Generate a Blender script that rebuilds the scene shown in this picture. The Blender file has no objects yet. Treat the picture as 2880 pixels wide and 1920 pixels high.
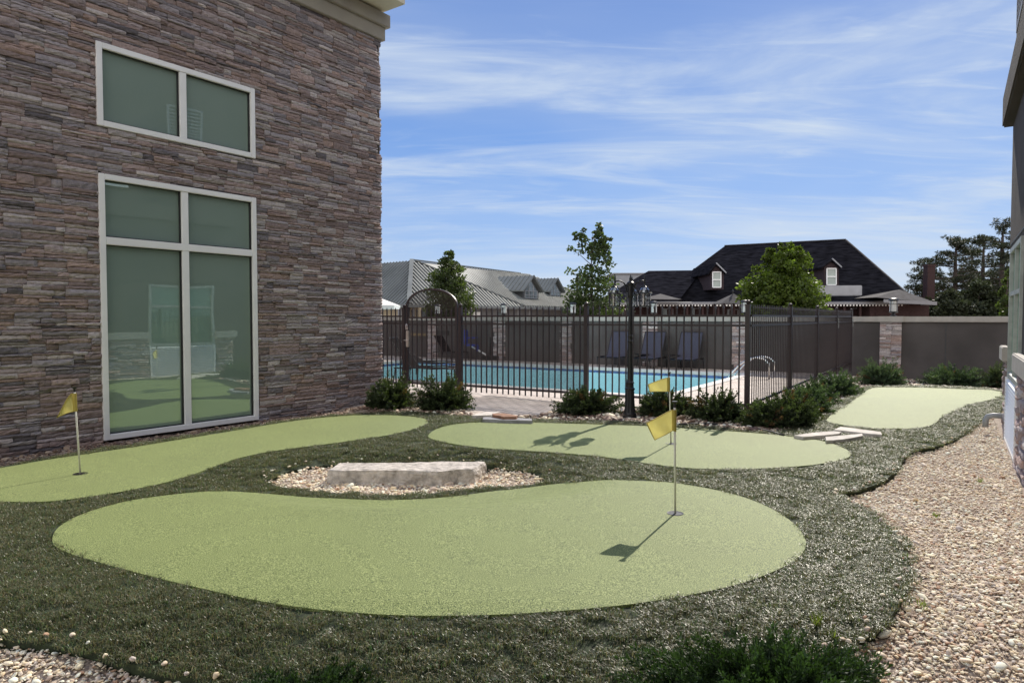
import bpy, bmesh, math, random
import numpy as np
from mathutils import Vector, Matrix, noise
from mathutils.geometry import delaunay_2d_cdt

S = bpy.context.scene
C = S.collection
R = math.radians
rnd = random.Random(7)

# ------------------------------------------------------------------ camera, sky, sun, exposure
CAMH, PITCH, F = 1.6, R(2.0), 1920.0
cam = bpy.data.objects.new('camera', bpy.data.cameras.new('camera'))
C.objects.link(cam); S.camera = cam
cam.data.sensor_width = 36; cam.data.lens = 24
cam.data.clip_start = .05; cam.data.clip_end = 3000
cam.location = (0, 0, CAMH); cam.rotation_euler = (R(90) - PITCH, 0, 0)

SUN_AZ, SUN_EL = R(29.5), R(38)
W = bpy.data.worlds.new('World'); S.world = W; W.use_nodes = True
def build_world():
    nt = W.node_tree; N = nt.nodes; L = nt.links; N.clear()
    out = N.new('ShaderNodeOutputWorld'); bg = N.new('ShaderNodeBackground')
    sky = N.new('ShaderNodeTexSky'); sky.sky_type = 'NISHITA'; sky.sun_disc = False
    sky.sun_elevation = SUN_EL; sky.sun_rotation = SUN_AZ
    sky.air_density = 1.0; sky.dust_density = .3; sky.ozone_density = 2.5
    tc = N.new('ShaderNodeTexCoord'); sep = N.new('ShaderNodeSeparateXYZ')
    L.new(tc.outputs['Generated'], sep.inputs[0])
    za = N.new('ShaderNodeMath'); za.operation = 'ADD'; za.inputs[1].default_value = .10; L.new(sep.outputs[2], za.inputs[0])
    zm = N.new('ShaderNodeMath'); zm.operation = 'MAXIMUM'; zm.inputs[1].default_value = .04; L.new(za.outputs[0], zm.inputs[0])
    dx = N.new('ShaderNodeMath'); dx.operation = 'DIVIDE'; L.new(sep.outputs[0], dx.inputs[0]); L.new(zm.outputs[0], dx.inputs[1])
    dy = N.new('ShaderNodeMath'); dy.operation = 'DIVIDE'; L.new(sep.outputs[1], dy.inputs[0]); L.new(zm.outputs[0], dy.inputs[1])
    cmb = N.new('ShaderNodeCombineXYZ'); L.new(dx.outputs[0], cmb.inputs[0]); L.new(dy.outputs[0], cmb.inputs[1])
    def layer(rot, scl, sx, sy, lo, hi, det, dist, off):
        mp = N.new('ShaderNodeMapping'); mp.inputs['Rotation'].default_value = (0, 0, R(rot)); mp.inputs['Scale'].default_value = (sx, sy, 1)
        mp.inputs['Location'].default_value = off
        L.new(cmb.outputs[0], mp.inputs[0])
        n = N.new('ShaderNodeTexNoise'); n.inputs['Scale'].default_value = scl; n.inputs['Detail'].default_value = det
        n.inputs['Roughness'].default_value = .58; n.inputs['Distortion'].default_value = dist
        L.new(mp.outputs[0], n.inputs['Vector'])
        r = N.new('ShaderNodeMapRange'); r.interpolation_type = 'SMOOTHSTEP'; r.inputs[1].default_value = lo; r.inputs[2].default_value = hi
        L.new(n.outputs[0], r.inputs[0]); return r.outputs[0]
    a = layer(-60, .55, 1.0, 2.8, .40, .74, 7, 1.0, (1.3, .4, 0))
    b = layer(12, 1.5, .8, 3.2, .48, .78, 8, 1.2, (4.1, 2.2, 0))
    c = layer(8, .35, 1.0, 1.5, .30, .70, 4, .3, (7.7, 3.0, 0))
    m1 = N.new('ShaderNodeMath'); m1.operation = 'MULTIPLY'; m1.inputs[1].default_value = .66; L.new(a, m1.inputs[0])
    m2 = N.new('ShaderNodeMath'); m2.operation = 'MULTIPLY'; m2.inputs[1].default_value = .36; L.new(b, m2.inputs[0])
    m3 = N.new('ShaderNodeMath'); m3.operation = 'MULTIPLY'; m3.inputs[1].default_value = .34; L.new(c, m3.inputs[0])
    s1 = N.new('ShaderNodeMath'); s1.operation = 'ADD'; L.new(m1.outputs[0], s1.inputs[0]); L.new(m2.outputs[0], s1.inputs[1])
    s2 = N.new('ShaderNodeMath'); s2.operation = 'ADD'; s2.use_clamp = True; L.new(s1.outputs[0], s2.inputs[0]); L.new(m3.outputs[0], s2.inputs[1])
    # clear-air blue of the sky, paler towards the horizon
    mz = N.new('ShaderNodeMapRange'); mz.inputs[1].default_value = 0; mz.inputs[2].default_value = .55; L.new(sep.outputs[2], mz.inputs[0])
    ramp = N.new('ShaderNodeValToRGB'); L.new(mz.outputs[0], ramp.inputs[0])
    el = ramp.color_ramp.elements
    el[0].position = 0; el[0].color = (4.4, 5.5, 7.5, 1)
    el[1].position = 1; el[1].color = (.42, 1.40, 4.9, 1)
    e = el.new(.35); e.color = (1.6, 3.25, 7.1, 1)
    mixs = N.new('ShaderNodeMix'); mixs.data_type = 'RGBA'; mixs.inputs[0].default_value = .80
    L.new(sky.outputs[0], mixs.inputs[6]); L.new(ramp.outputs[0], mixs.inputs[7])
    mix = N.new('ShaderNodeMix'); mix.data_type = 'RGBA'
    L.new(s2.outputs[0], mix.inputs[0]); L.new(mixs.outputs[2], mix.inputs[6]); mix.inputs[7].default_value = (5.5, 6.35, 7.5, 1)
    # made-up cloud bank behind the camera, added to lift and neutralise shaded walls
    bk = N.new('ShaderNodeMapRange'); bk.interpolation_type = 'SMOOTHSTEP'; bk.inputs[1].default_value = .12; bk.inputs[2].default_value = -.45; bk.inputs[4].default_value = .9
    L.new(sep.outputs[1], bk.inputs[0])
    mb_ = N.new('ShaderNodeMix'); mb_.data_type = 'RGBA'; L.new(bk.outputs[0], mb_.inputs[0]); L.new(mix.outputs[2], mb_.inputs[6]); mb_.inputs[7].default_value = (12.2, 11.9, 11.6, 1)
    L.new(mb_.outputs[2], bg.inputs[0]); bg.inputs[1].default_value = .085
    L.new(bg.outputs[0], out.inputs[0])
build_world()
sun = bpy.data.objects.new('sun', bpy.data.lights.new('sun', 'SUN')); C.objects.link(sun)
sun.data.energy = 3.95; sun.data.angle = R(.5); sun.data.color = (1, .92, .80)
sdir = Vector((math.sin(SUN_AZ) * math.cos(SUN_EL), math.cos(SUN_AZ) * math.cos(SUN_EL), math.sin(SUN_EL)))
sun.rotation_euler = sdir.to_track_quat('Z', 'Y').to_euler(); sun.location = (20, 40, 40)
S.view_settings.view_transform = 'Standard'; S.view_settings.look = 'None'
S.view_settings.exposure = 0.45; S.view_settings.gamma = 1
S.cycles.max_bounces = 8; S.cycles.transparent_max_bounces = 16
S.cycles.use_denoising = True; S.cycles.sample_clamp_indirect = 4; S.cycles.sample_clamp_direct = 8

# ------------------------------------------------------------------ helpers
def ray(px, py):
    u = (px - 1440) / F; v = (960 - py) / F
    return Vector((u, math.cos(PITCH) + v * math.sin(PITCH), -math.sin(PITCH) + v * math.cos(PITCH)))
def gp(px, py, z=0):
    d = ray(px, py); t = (z - CAMH) / d.z
    return Vector((d.x * t, d.y * t, z))
def at(px, py, Y):
    d = ray(px, py); t = Y / d.y
    return Vector((d.x * t, Y, CAMH + d.z * t))
CA, SA = math.cos(R(33)), math.sin(R(33))
def UV(u, v, z=0): return Vector((CA * u + SA * v, -SA * u + CA * v, z))
def uvof(x, y): return (CA * x - SA * y, SA * x + CA * y)
def sm(a, b, x):
    t = np.clip((np.asarray(x, float) - a) / (b - a), 0, 1); return t * t * (3 - 2 * t)

def G(x, y):                                  # the lie of the land: level of the turf
    x = np.asarray(x, float); y = np.asarray(y, float)
    v = SA * x + CA * y
    g = -.30 * np.clip((v - 11.5) / 12.7, 0, 1.0)
    g = g - .26 * sm(3.95, 2.4, y)
    px_, py_ = (x + 1.0) / 2.15, (y - 6.9) / 1.35
    g = g - .16 * sm(1.0, .45, np.sqrt(px_ ** 2 + py_ ** 2))
    g = g + .05 * np.exp(-((x - .3) ** 2 / 6 + (y - 9.3) ** 2 / 1.2)) + .012 * np.sin(x * 1.7 + y) * np.cos(y * 1.3 - x * .6)
    return g
def PT(px, py, off=0.0):                      # picture point on the land
    z = 0.
    for _ in range(40):
        p = gp(px, py, z); z = .5 * z + .5 * (float(G(p.x, p.y)) + off)
    return Vector((p.x, p.y, float(G(p.x, p.y)) + off))
K = 2880 / 2352
def PD(pts): return [PT(x * K, y * K) for x, y in pts]
def inside(poly, X, Y):
    poly = [(p[0], p[1]) for p in poly]; r = np.zeros(X.shape, bool); j = len(poly) - 1
    for i in range(len(poly)):
        xi, yi = poly[i]; xj, yj = poly[j]
        if yi != yj:
            c = ((yi > Y) != (yj > Y)) & (X < (xj - xi) * (Y - yi) / (yj - yi) + xi)
            r ^= c
        j = i
    return r
def smooth_poly(poly, it=2):
    for _ in range(it):
        q = []
        for i in range(len(poly)):
            a, b = poly[i], poly[(i + 1) % len(poly)]
            q += [a * .75 + b * .25, a * .25 + b * .75]
        poly = q
    return poly

def tag(o, label=None, cat=None, group=None, kind=None):
    if label: o['label'] = label
    if cat: o['category'] = cat
    if group: o['group'] = group
    if kind: o['kind'] = kind
    return o
def thing(name, label, cat, loc=(0, 0, 0), rz=0, group=None):
    o = bpy.data.objects.new(name, None); C.objects.link(o); o.location = loc; o.rotation_euler = (0, 0, rz)
    o.empty_display_size = .1
    return tag(o, label, cat, group)
def link(name, me, mat=None, parent=None, smooth=False, loc=None):
    if mat:
        me.materials.clear()
        for m in (mat if isinstance(mat, (list, tuple)) else [mat]): me.materials.append(m)
    if smooth: me.polygons.foreach_set('use_smooth', [True] * len(me.polygons))
    o = bpy.data.objects.new(name, me); C.objects.link(o)
    if parent: o.parent = parent
    if loc is not None: o.location = loc
    return o
def copy_tree(o, parent=None, kids=None):
    kids = kids if kids is not None else KIDS(o)
    c = o.copy(); C.objects.link(c)
    if parent: c.parent = parent
    for ch, sub in kids: copy_tree(ch, c, sub)
    return c
def KIDS(o):
    return [(ch, KIDS(ch)) for ch in bpy.data.objects if ch.parent == o]

class MB:                                     # collects shapes, links them as one mesh
    def __init__(s): s.v = []; s.f = []; s.mi = []
    def add(s, vs, fs, mi=0):
        b = len(s.v); s.v += [tuple(v) for v in vs]; s.f += [tuple(i + b for i in f) for f in fs]; s.mi += [mi] * len(fs); return s
    def box(s, c, d, rz=0, M=None, mi=0):
        hx, hy, hz = d[0] / 2, d[1] / 2, d[2] / 2
        P = [Vector((x, y, z)) for z in (-hz, hz) for y in (-hy, hy) for x in (-hx, hx)]
        m = Matrix.Rotation(rz, 3, 'Z')
        if M is not None: m = M
        P = [m @ p + Vector(c) for p in P]
        return s.add(P, [(0, 2, 3, 1), (4, 5, 7, 6), (0, 1, 5, 4), (2, 6, 7, 3), (0, 4, 6, 2), (1, 3, 7, 5)], mi)
    def bar(s, a, b, w, h=None, mi=0):        # square bar between two points
        a, b = Vector(a), Vector(b); h = h or w; d = (b - a); L = d.length
        z = d.normalized(); x = Vector((0, 0, 1)).cross(z)
        if x.length < 1e-3: x = Vector((1, 0, 0))
        x.normalize(); y = z.cross(x)
        M = Matrix((x, y, z)).transposed()
        return s.box((a + b) / 2, (w, h, L), M=M, mi=mi)
    def tube(s, pts, r, n=8, caps=True, mi=0):
        pts = [Vector(p) for p in pts]; rs = r if isinstance(r, (list, tuple)) else [r] * len(pts)
        vs = []; fs = []; prev = None
        for i, p in enumerate(pts):
            t = (pts[min(i + 1, len(pts) - 1)] - pts[max(i - 1, 0)]).normalized()
            if prev is None:
                x = t.cross(Vector((0, 0, 1)))
                if x.length < 1e-3: x = t.cross(Vector((0, 1, 0)))
            else: x = prev - t * prev.dot(t)
            x.normalize(); prev = x; y = t.cross(x)
            for k in range(n):
                a = 2 * math.pi * k / n; vs.append(p + (x * math.cos(a) + y * math.sin(a)) * rs[i])
        for i in range(len(pts) - 1):
            for k in range(n):
                k2 = (k + 1) % n; fs.append((i * n + k, i * n + k2, (i + 1) * n + k2, (i + 1) * n + k))
        if caps: fs += [tuple(range(n))[::-1], tuple((len(pts) - 1) * n + k for k in range(n))]
        return s.add(vs, fs, mi)
    def lathe(s, prof, c=(0, 0, 0), n=20, mi=0):
        vs = []; fs = []; c = Vector(c)
        for r_, z in prof:
            for k in range(n):
                a = 2 * math.pi * k / n; vs.append(c + Vector((r_ * math.cos(a), r_ * math.sin(a), z)))
        for i in range(len(prof) - 1):
            for k in range(n):
                k2 = (k + 1) % n; fs.append((i * n + k, i * n + k2, (i + 1) * n + k2, (i + 1) * n + k))
        fs += [tuple(range(n))[::-1], tuple((len(prof) - 1) * n + k for k in range(n))]
        return s.add(vs, fs, mi)
    def slab(s, top, t, mi=0, drop=None):     # polygon extruded downwards
        top = [Vector(p) for p in top]; n = len(top)
        bot = [p - Vector((0, 0, t)) for p in top]
        return s.add(top + bot, [tuple(range(n)), tuple(range(n, 2 * n))[::-1]] + [(i, i + n, (i + 1) % n + n, (i + 1) % n) for i in range(n)], mi)
    def prism(s, poly, d, mi=0):              # polygon extruded along vector d
        a = [Vector(p) for p in poly]; n = len(a); b = [p + Vector(d) for p in a]
        return s.add(a + b, [tuple(range(n)), tuple(range(n, 2 * n))[::-1]] + [(i, i + n, (i + 1) % n + n, (i + 1) % n) for i in range(n)], mi)
    def mesh(s, name='m', bevel=0):
        me = bpy.data.meshes.new(name); me.from_pydata(s.v, [], s.f); me.update()
        bm = bmesh.new(); bm.from_mesh(me)
        if len(set(s.mi)) > 1:
            for f, m in zip(bm.faces, s.mi): f.material_index = m
        bmesh.ops.recalc_face_normals(bm, faces=bm.faces)
        if bevel: bmesh.ops.bevel(bm, geom=bm.edges[:], offset=bevel, segments=2, affect='EDGES', clamp_overlap=True)
        bm.to_mesh(me); bm.free(); return me
    def build(s, name, mat, parent=None, smooth=False, bevel=0, loc=None):
        return link(name, s.mesh(name, bevel), mat, parent, smooth, loc)

def np_mesh(name, V, nper, n, cols=None, quad=False):
    """n faces of nper corners, no shared vertices"""
    me = bpy.data.meshes.new(name)
    V = np.ascontiguousarray(V, dtype=np.float32).reshape(-1, 3)
    me.vertices.add(len(V)); me.vertices.foreach_set('co', V.ravel())
    me.loops.add(n * nper); me.loops.foreach_set('vertex_index', np.arange(n * nper, dtype=np.int32))
    me.polygons.add(n); me.polygons.foreach_set('loop_start', np.arange(0, n * nper, nper, dtype=np.int32))
    me.polygons.foreach_set('loop_total', np.full(n, nper, dtype=np.int32))
    if cols is not None:
        a = me.attributes.new('Col', 'FLOAT_COLOR', 'POINT')
        a.data.foreach_set('color', np.ascontiguousarray(np.repeat(np.c_[cols, np.ones(len(cols))], nper, axis=0), dtype=np.float32).ravel())
    me.update(); me.validate(); return me

# ------------------------------------------------------------------ materials
def newmat(name):
    m = bpy.data.materials.new(name); m.use_nodes = True
    nt = m.node_tree; b = nt.nodes['Principled BSDF']; return m, nt, b
def nd(nt, t, **kw):
    n = nt.nodes.new(t)
    for k, v in kw.items():
        if k in n.inputs.keys(): n.inputs[k].default_value = v
        else: setattr(n, k, v)
    return n
def pm(name, col, rough=.6, metal=0, var=.12, scale=8, bump=.0, bscale=60, spec=.5, col2=None, coord='Object', stretch=None, detail=6):
    m, nt, b = newmat(name); L = nt.links
    tc = nd(nt, 'ShaderNodeTexCoord'); src = tc.outputs[coord]
    if stretch:
        mp = nd(nt, 'ShaderNodeMapping'); mp.inputs['Scale'].default_value = stretch; L.new(src, mp.inputs[0]); src = mp.outputs[0]
    n = nd(nt, 'ShaderNodeTexNoise', Scale=scale, Detail=detail); L.new(src, n.inputs['Vector'])
    r = nd(nt, 'ShaderNodeValToRGB'); L.new(n.outputs[0], r.inputs[0])
    c2 = col2 or [c * (1 - var) for c in col]
    r.color_ramp.elements[0].position = .3; r.color_ramp.elements[0].color = (*[c * (1 - var if not col2 else 1) for c in c2], 1)
    r.color_ramp.elements[1].position = .7; r.color_ramp.elements[1].color = (*[min(1, c * (1 + var)) for c in col], 1)
    L.new(r.outputs[0], b.inputs['Base Color'])
    b.inputs['Roughness'].default_value = rough; b.inputs['Metallic'].default_value = metal
    b.inputs['Specular IOR Level'].default_value = spec
    if bump:
        n2 = nd(nt, 'ShaderNodeTexNoise', Scale=bscale, Detail=5); L.new(src, n2.inputs['Vector'])
        bp = nd(nt, 'ShaderNodeBump', Strength=bump, Distance=.02); L.new(n2.outputs[0], bp.inputs['Height']); L.new(bp.outputs[0], b.inputs['Normal'])
    return m
M = {}
M['white'] = pm('white_frame', (.93, .93, .93), .45, var=.03, scale=3, bump=.05)
M['gasket'] = pm('gasket', (.02, .02, .022), .5)
M['stucco'] = pm('stucco', (.36, .33, .28), .9, var=.06, scale=2.5, bump=.35, bscale=220)
M['stucco_dark'] = pm('stucco_grey_brown', (.108, .096, .092), .9, var=.16, scale=.9, bump=.35, bscale=200)
M['cap'] = pm('cap_stone', (.46, .43, .39), .8, var=.07, scale=4, bump=.2, bscale=90)
M['soffit'] = pm('soffit', (.62, .58, .46), .8, var=.03)
M['mortar'] = pm('mortar', (.10, .095, .09), .95, var=.2, scale=20, bump=.4)
M['fence'] = pm('dark_bronze_metal', (.034, .023, .025), .45, metal=.0, var=.15, scale=6, bump=.05, bscale=120)
M['lamp'] = pm('black_cast_metal', (.014, .014, .017), .38, var=.2, scale=15, bump=.12, bscale=80)
M['sling'] = pm('grey_sling', (.065, .065, .095), .85, var=.08, scale=40, bump=.3, bscale=300)
M['sling_dark'] = pm('dark_sling', (.010, .009, .010), .95, spec=.1, var=.1, scale=40, bump=.3, bscale=300)
M['stucco_right'] = pm('stucco_brown', (.105, .094, .090), .95, var=.12, scale=1.3, bump=.35, bscale=200, spec=.15)
M['frame_green'] = pm('grey_green_frame', (.40, .43, .40), .5)
M['frame_dark'] = pm('dark_tube', (.035, .033, .036), .35, metal=.6)
M['frame_light'] = pm('alu_tube', (.5, .5, .5), .35, metal=.8)
M['steel'] = pm('polished_steel', (.75, .75, .75), .12, metal=1, var=.03)
M['blue'] = pm('blue_plastic', (.03, .055, .35), .4, var=.1)
M['plaster_pool'] = pm('pool_plaster', (.60, .87, .90), .8, var=.03, scale=1.5)
M['tile_blue'] = pm('waterline_tile', (.08, .14, .34), .3, var=.5, scale=9)
M['coping'] = pm('pool_coping', (.74, .70, .65), .8, var=.08, scale=6, bump=.2)
M['pole'] = pm('pole_fiberglass', (.72, .70, .62), .4, var=.04)
M['black'] = pm('black_plastic', (.015, .015, .016), .4)
M['grey_pipe'] = pm('grey_pipe', (.35, .37, .38), .5, var=.08)
M['granite'] = pm('granite_slab', (.60, .55, .50), .9, var=.25, scale=14, bump=.9, bscale=38, detail=10)
M['flagstone'] = pm('flagstone', (.66, .61, .55), .85, var=.15, scale=7, bump=.5, bscale=40)
M['flag_orange'] = pm('rust_stone', (.30, .16, .10), .85, var=.2, scale=9, bump=.5, bscale=40)
M['flag_grey'] = pm('slate_stone', (.30, .30, .32), .8, var=.15, scale=9, bump=.4, bscale=40)
M['shingle'] = pm('dark_shingle', (.018, .018, .023), .95, var=.4, scale=1.2, bump=.3, bscale=6, spec=.0, stretch=(1, 1, 6))
M['shingle_grey'] = pm('grey_shingle', (.06, .057, .062), .9, var=.25, scale=2, bump=.4, bscale=8, spec=.2)
M['brick_far'] = pm('red_brick_far', (.055, .027, .027), .9, var=.3, scale=5, bump=.3, stretch=(1, 1, 4))
M['dark_brick'] = pm('dark_brick', (.045, .028, .032), .9, var=.2, scale=5)
M['wall_far'] = pm('beige_wall_far', (.55, .47, .33), .85, var=.06, scale=1)
M['wall_grey'] = pm('grey_wall_far', (.22, .22, .23), .85, var=.1, scale=1)
M['fascia'] = pm('fascia_grey', (.25, .25, .27), .6, var=.05)
M['dark_trim'] = pm('dark_trim', (.07, .075, .08), .7)
M['glass_far'] = pm('far_window_glass', (.16, .19, .20), .12, var=.35, scale=2)
M['rtu'] = pm('grey_sheet_metal', (.33, .34, .37), .5, metal=.2, var=.08, scale=1.5)
M['bark'] = pm('bark', (.09, .07, .06), .95, var=.3, scale=12, bump=.8, bscale=25)
M['lampwhite'] = pm('frosted_lamp_glass', (.62, .62, .60), .35, var=.04)
M['canvas'] = pm('white_canvas', (.75, .73, .70), .9, var=.03)
M['wood'] = pm('tan_wood', (.30, .22, .12), .8, var=.2, scale=8)
M['keypad'] = pm('brushed_lock', (.60, .58, .53), .35, metal=.5)
M['hose'] = pm('black_hose', (.012, .012, .012), .5)
M['soil'] = pm('soil', (.10, .075, .06), .95, var=.4, scale=14, bump=1, bscale=60)

def mat_attr(name, rough=.6, spec=.4, trans=0.0, mul=(1, 1, 1), objrand=.25, bump=0, bscale=80, tcol=(1.5, 1.7, .6)):
    m, nt, b = newmat(name); L = nt.links
    at_ = nd(nt, 'ShaderNodeAttribute', attribute_name='Col')
    oi = nd(nt, 'ShaderNodeObjectInfo')
    hs = nd(nt, 'ShaderNodeMapRange'); hs.inputs[3].default_value = 1 - objrand; hs.inputs[4].default_value = 1 + objrand; L.new(oi.outputs['Random'], hs.inputs[0])
    vm = nd(nt, 'ShaderNodeVectorMath', operation='SCALE'); L.new(at_.outputs['Color'], vm.inputs[0]); L.new(hs.outputs[0], vm.inputs['Scale'])
    v2 = nd(nt, 'ShaderNodeVectorMath', operation='MULTIPLY'); L.new(vm.outputs[0], v2.inputs[0]); v2.inputs[1].default_value = mul
    L.new(v2.outputs[0], b.inputs['Base Color']); b.inputs['Roughness'].default_value = rough; b.inputs['Specular IOR Level'].default_value = spec
    if bump:
        tc = nd(nt, 'ShaderNodeTexCoord')
        n2 = nd(nt, 'ShaderNodeTexNoise', Scale=bscale, Detail=7, Roughness=.65)
        L.new(tc.outputs['Object'], n2.inputs['Vector'])
        bp = nd(nt, 'ShaderNodeBump', Strength=bump, Distance=.012); L.new(n2.outputs[0], bp.inputs['Height']); L.new(bp.outputs[0], b.inputs['Normal'])
        mx = nd(nt, 'ShaderNodeMapRange'); mx.inputs[1].default_value = .25; mx.inputs[2].default_value = .75; mx.inputs[3].default_value = .72; mx.inputs[4].default_value = 1.25
        L.new(n2.outputs[0], mx.inputs[0])
        v3 = nd(nt, 'ShaderNodeVectorMath', operation='SCALE'); L.new(v2.outputs[0], v3.inputs[0]); L.new(mx.outputs[0], v3.inputs['Scale']); L.new(v3.outputs[0], b.inputs['Base Color'])
    if trans:
        tr = nd(nt, 'ShaderNodeBsdfTranslucent'); v4 = nd(nt, 'ShaderNodeVectorMath', operation='MULTIPLY'); v4.inputs[1].default_value = tcol
        L.new(v2.outputs[0], v4.inputs[0]); L.new(v4.outputs[0], tr.inputs[0])
        mx = nd(nt, 'ShaderNodeMixShader'); mx.inputs[0].default_value = trans
        L.new(b.outputs[0], mx.inputs[1]); L.new(tr.outputs[0], mx.inputs[2]); L.new(mx.outputs[0], nt.nodes['Material Output'].inputs[0])
    return m
M['stone'] = mat_attr('ledge_stone', .85, .25, objrand=0, bump=.9, bscale=26)
M['juniper'] = mat_attr('juniper_foliage', .6, .3, trans=.25, objrand=.12)
M['leaf'] = mat_attr('tree_leaf', .5, .4, trans=.38, objrand=0)
M['needle'] = mat_attr('pine_needle', .6, .3, trans=.12, objrand=.1)
M['blade'] = mat_attr('turf_blade', .42, .85, tcol=(1.4, 1.5, .9), trans=.30, objrand=.25)
M['pebble'] = mat_attr('pebble', .75, .3, objrand=0)

def mat_green():
    m, nt, b = newmat('putting_green_turf'); L = nt.links
    tc = nd(nt, 'ShaderNodeTexCoord')
    n1 = nd(nt, 'ShaderNodeTexNoise', Scale=150, Detail=3, Roughness=.8); L.new(tc.outputs['Object'], n1.inputs['Vector'])
    r = nd(nt, 'ShaderNodeValToRGB'); L.new(n1.outputs[0], r.inputs[0])
    e = r.color_ramp.elements
    e[0].position = .41; e[0].color = (.022, .045, .008, 1)
    e[1].position = .60; e[1].color = (.42, .47, .19, 1)
    k = e.new(.50); k.color = (.148, .203, .046, 1)
    n2 = nd(nt, 'ShaderNodeTexNoise', Scale=1.3, Detail=5, Roughness=.6); L.new(tc.outputs['Object'], n2.inputs['Vector'])
    mr = nd(nt, 'ShaderNodeMapRange'); mr.inputs[1].default_value = .3; mr.inputs[2].default_value = .7; mr.inputs[3].default_value = .94; mr.inputs[4].default_value = 1.06; L.new(n2.outputs[0], mr.inputs[0])
    vs = nd(nt, 'ShaderNodeVectorMath', operation='SCALE'); L.new(r.outputs[0], vs.inputs[0]); L.new(mr.outputs[0], vs.inputs['Scale'])
    L.new(vs.outputs[0], b.inputs['Base Color']); b.inputs['Roughness'].default_value = .64
    b.inputs['Specular IOR Level'].default_value = .27
    b.inputs['Sheen Weight'].default_value = .22; b.inputs['Sheen Roughness'].default_value = .4; b.inputs['Sheen Tint'].default_value = (1, 1, .75, 1)
    bp = nd(nt, 'ShaderNodeBump', Strength=.5, Distance=.006); L.new(n1.outputs[0], bp.inputs['Height']); L.new(bp.outputs[0], b.inputs['Normal'])
    return m
M['green'] = mat_green()
def mat_pavers():
    m, nt, b = newmat('pavers'); L = nt.links
    tc = nd(nt, 'ShaderNodeTexCoord'); mp = nd(nt, 'ShaderNodeMapping'); mp.inputs['Rotation'].default_value = (0, 0, R(33)); L.new(tc.outputs['Object'], mp.inputs[0])
    bt = nd(nt, 'ShaderNodeTexBrick', Scale=1.0); L.new(mp.outputs[0], bt.inputs['Vector'])
    bt.inputs['Color1'].default_value = (.66, .575, .50, 1); bt.inputs['Color2'].default_value = (.52, .43, .37, 1); bt.inputs['Mortar'].default_value = (.09, .075, .065, 1)
    bt.inputs['Mortar Size'].default_value = .008; bt.inputs['Brick Width'].default_value = .27; bt.inputs['Row Height'].default_value = .14; bt.inputs['Bias'].default_value = -.2
    n = nd(nt, 'ShaderNodeTexNoise', Scale=2, Detail=6); L.new(tc.outputs['Object'], n.inputs['Vector'])
    mr = nd(nt, 'ShaderNodeMapRange'); mr.inputs[1].default_value = .3; mr.inputs[2].default_value = .7; mr.inputs[3].default_value = .8; mr.inputs[4].default_value = 1.15; L.new(n.outputs[0], mr.inputs[0])
    vs = nd(nt, 'ShaderNodeVectorMath', operation='SCALE'); L.new(bt.outputs[0], vs.inputs[0]); L.new(mr.outputs[0], vs.inputs['Scale'])
    L.new(vs.outputs[0], b.inputs['Base Color']); b.inputs['Roughness'].default_value = .8
    bp = nd(nt, 'ShaderNodeBump', Strength=.5, Distance=.01, invert=True); L.new(bt.outputs['Fac'], bp.inputs['Height']); L.new(bp.outputs[0], b.inputs['Normal'])
    return m
M['paver'] = mat_pavers()
def mat_ground():
    m, nt, b = newmat('gravel_ground'); L = nt.links
    tc = nd(nt, 'ShaderNodeTexCoord')
    vo = nd(nt, 'ShaderNodeTexVoronoi', Scale=38); L.new(tc.outputs['Object'], vo.inputs['Vector'])
    r = nd(nt, 'ShaderNodeValToRGB'); L.new(vo.outputs['Color'], r.inputs[0])
    r.color_ramp.elements[0].color = (.22, .16, .12, 1); r.color_ramp.elements[1].color = (.50, .42, .34, 1)
    L.new(r.outputs[0], b.inputs['Base Color']); b.inputs['Roughness'].default_value = .9
    bp = nd(nt, 'ShaderNodeBump', Strength=.8, Distance=.02, invert=True); L.new(vo.outputs['Distance'], bp.inputs['Height']); L.new(bp.outputs[0], b.inputs['Normal'])
    return m
M['ground'] = mat_ground()
def mat_glass(name, tint, refl, gtint):
    m, nt, b = newmat(name); L = nt.links; nt.nodes.remove(b)
    t = nd(nt, 'ShaderNodeBsdfTransparent'); t.inputs[0].default_value = (*tint, 1)
    g = nd(nt, 'ShaderNodeBsdfGlossy'); g.inputs['Roughness'].default_value = 0.0; g.inputs[0].default_value = (*gtint, 1)
    lf = nd(nt, 'ShaderNodeLayerWeight', Blend=.5); lw = nd(nt, 'ShaderNodeMath', operation='POWER'); L.new(lf.outputs['Facing'], lw.inputs[0]); lw.inputs[1].default_value = 5
    mr = nd(nt, 'ShaderNodeMapRange'); mr.inputs[3].default_value = refl; mr.inputs[4].default_value = 1; L.new(lw.outputs[0], mr.inputs[0])
    mx = nd(nt, 'ShaderNodeMixShader'); L.new(mr.outputs[0], mx.inputs[0]); L.new(t.outputs[0], mx.inputs[1]); L.new(g.outputs[0], mx.inputs[2])
    L.new(mx.outputs[0], nt.nodes['Material Output'].inputs[0])
    tcn = nd(nt, 'ShaderNodeTexCoord'); n = nd(nt, 'ShaderNodeTexNoise', Scale=.9, Detail=1); L.new(tcn.outputs['Object'], n.inputs['Vector'])
    bp = nd(nt, 'ShaderNodeBump', Strength=.06, Distance=.02); L.new(n.outputs[0], bp.inputs['Height']); L.new(bp.outputs[0], g.inputs['Normal'])
    return m
M['glass'] = mat_glass('green_window_glass', (.84, .95, .89), .44, (.84, 1.0, .92))
M['glass_dim'] = mat_glass('dim_window_glass', (.55, .72, .62), .12, (.8, 1, .9))
M['lglass'] = mat_glass('lantern_glass', (.93, .96, .97), .28, (.9, .95, 1))
M['curtain'] = pm('curtain', (.40, .45, .42), .9, var=.05, scale=2)
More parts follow.
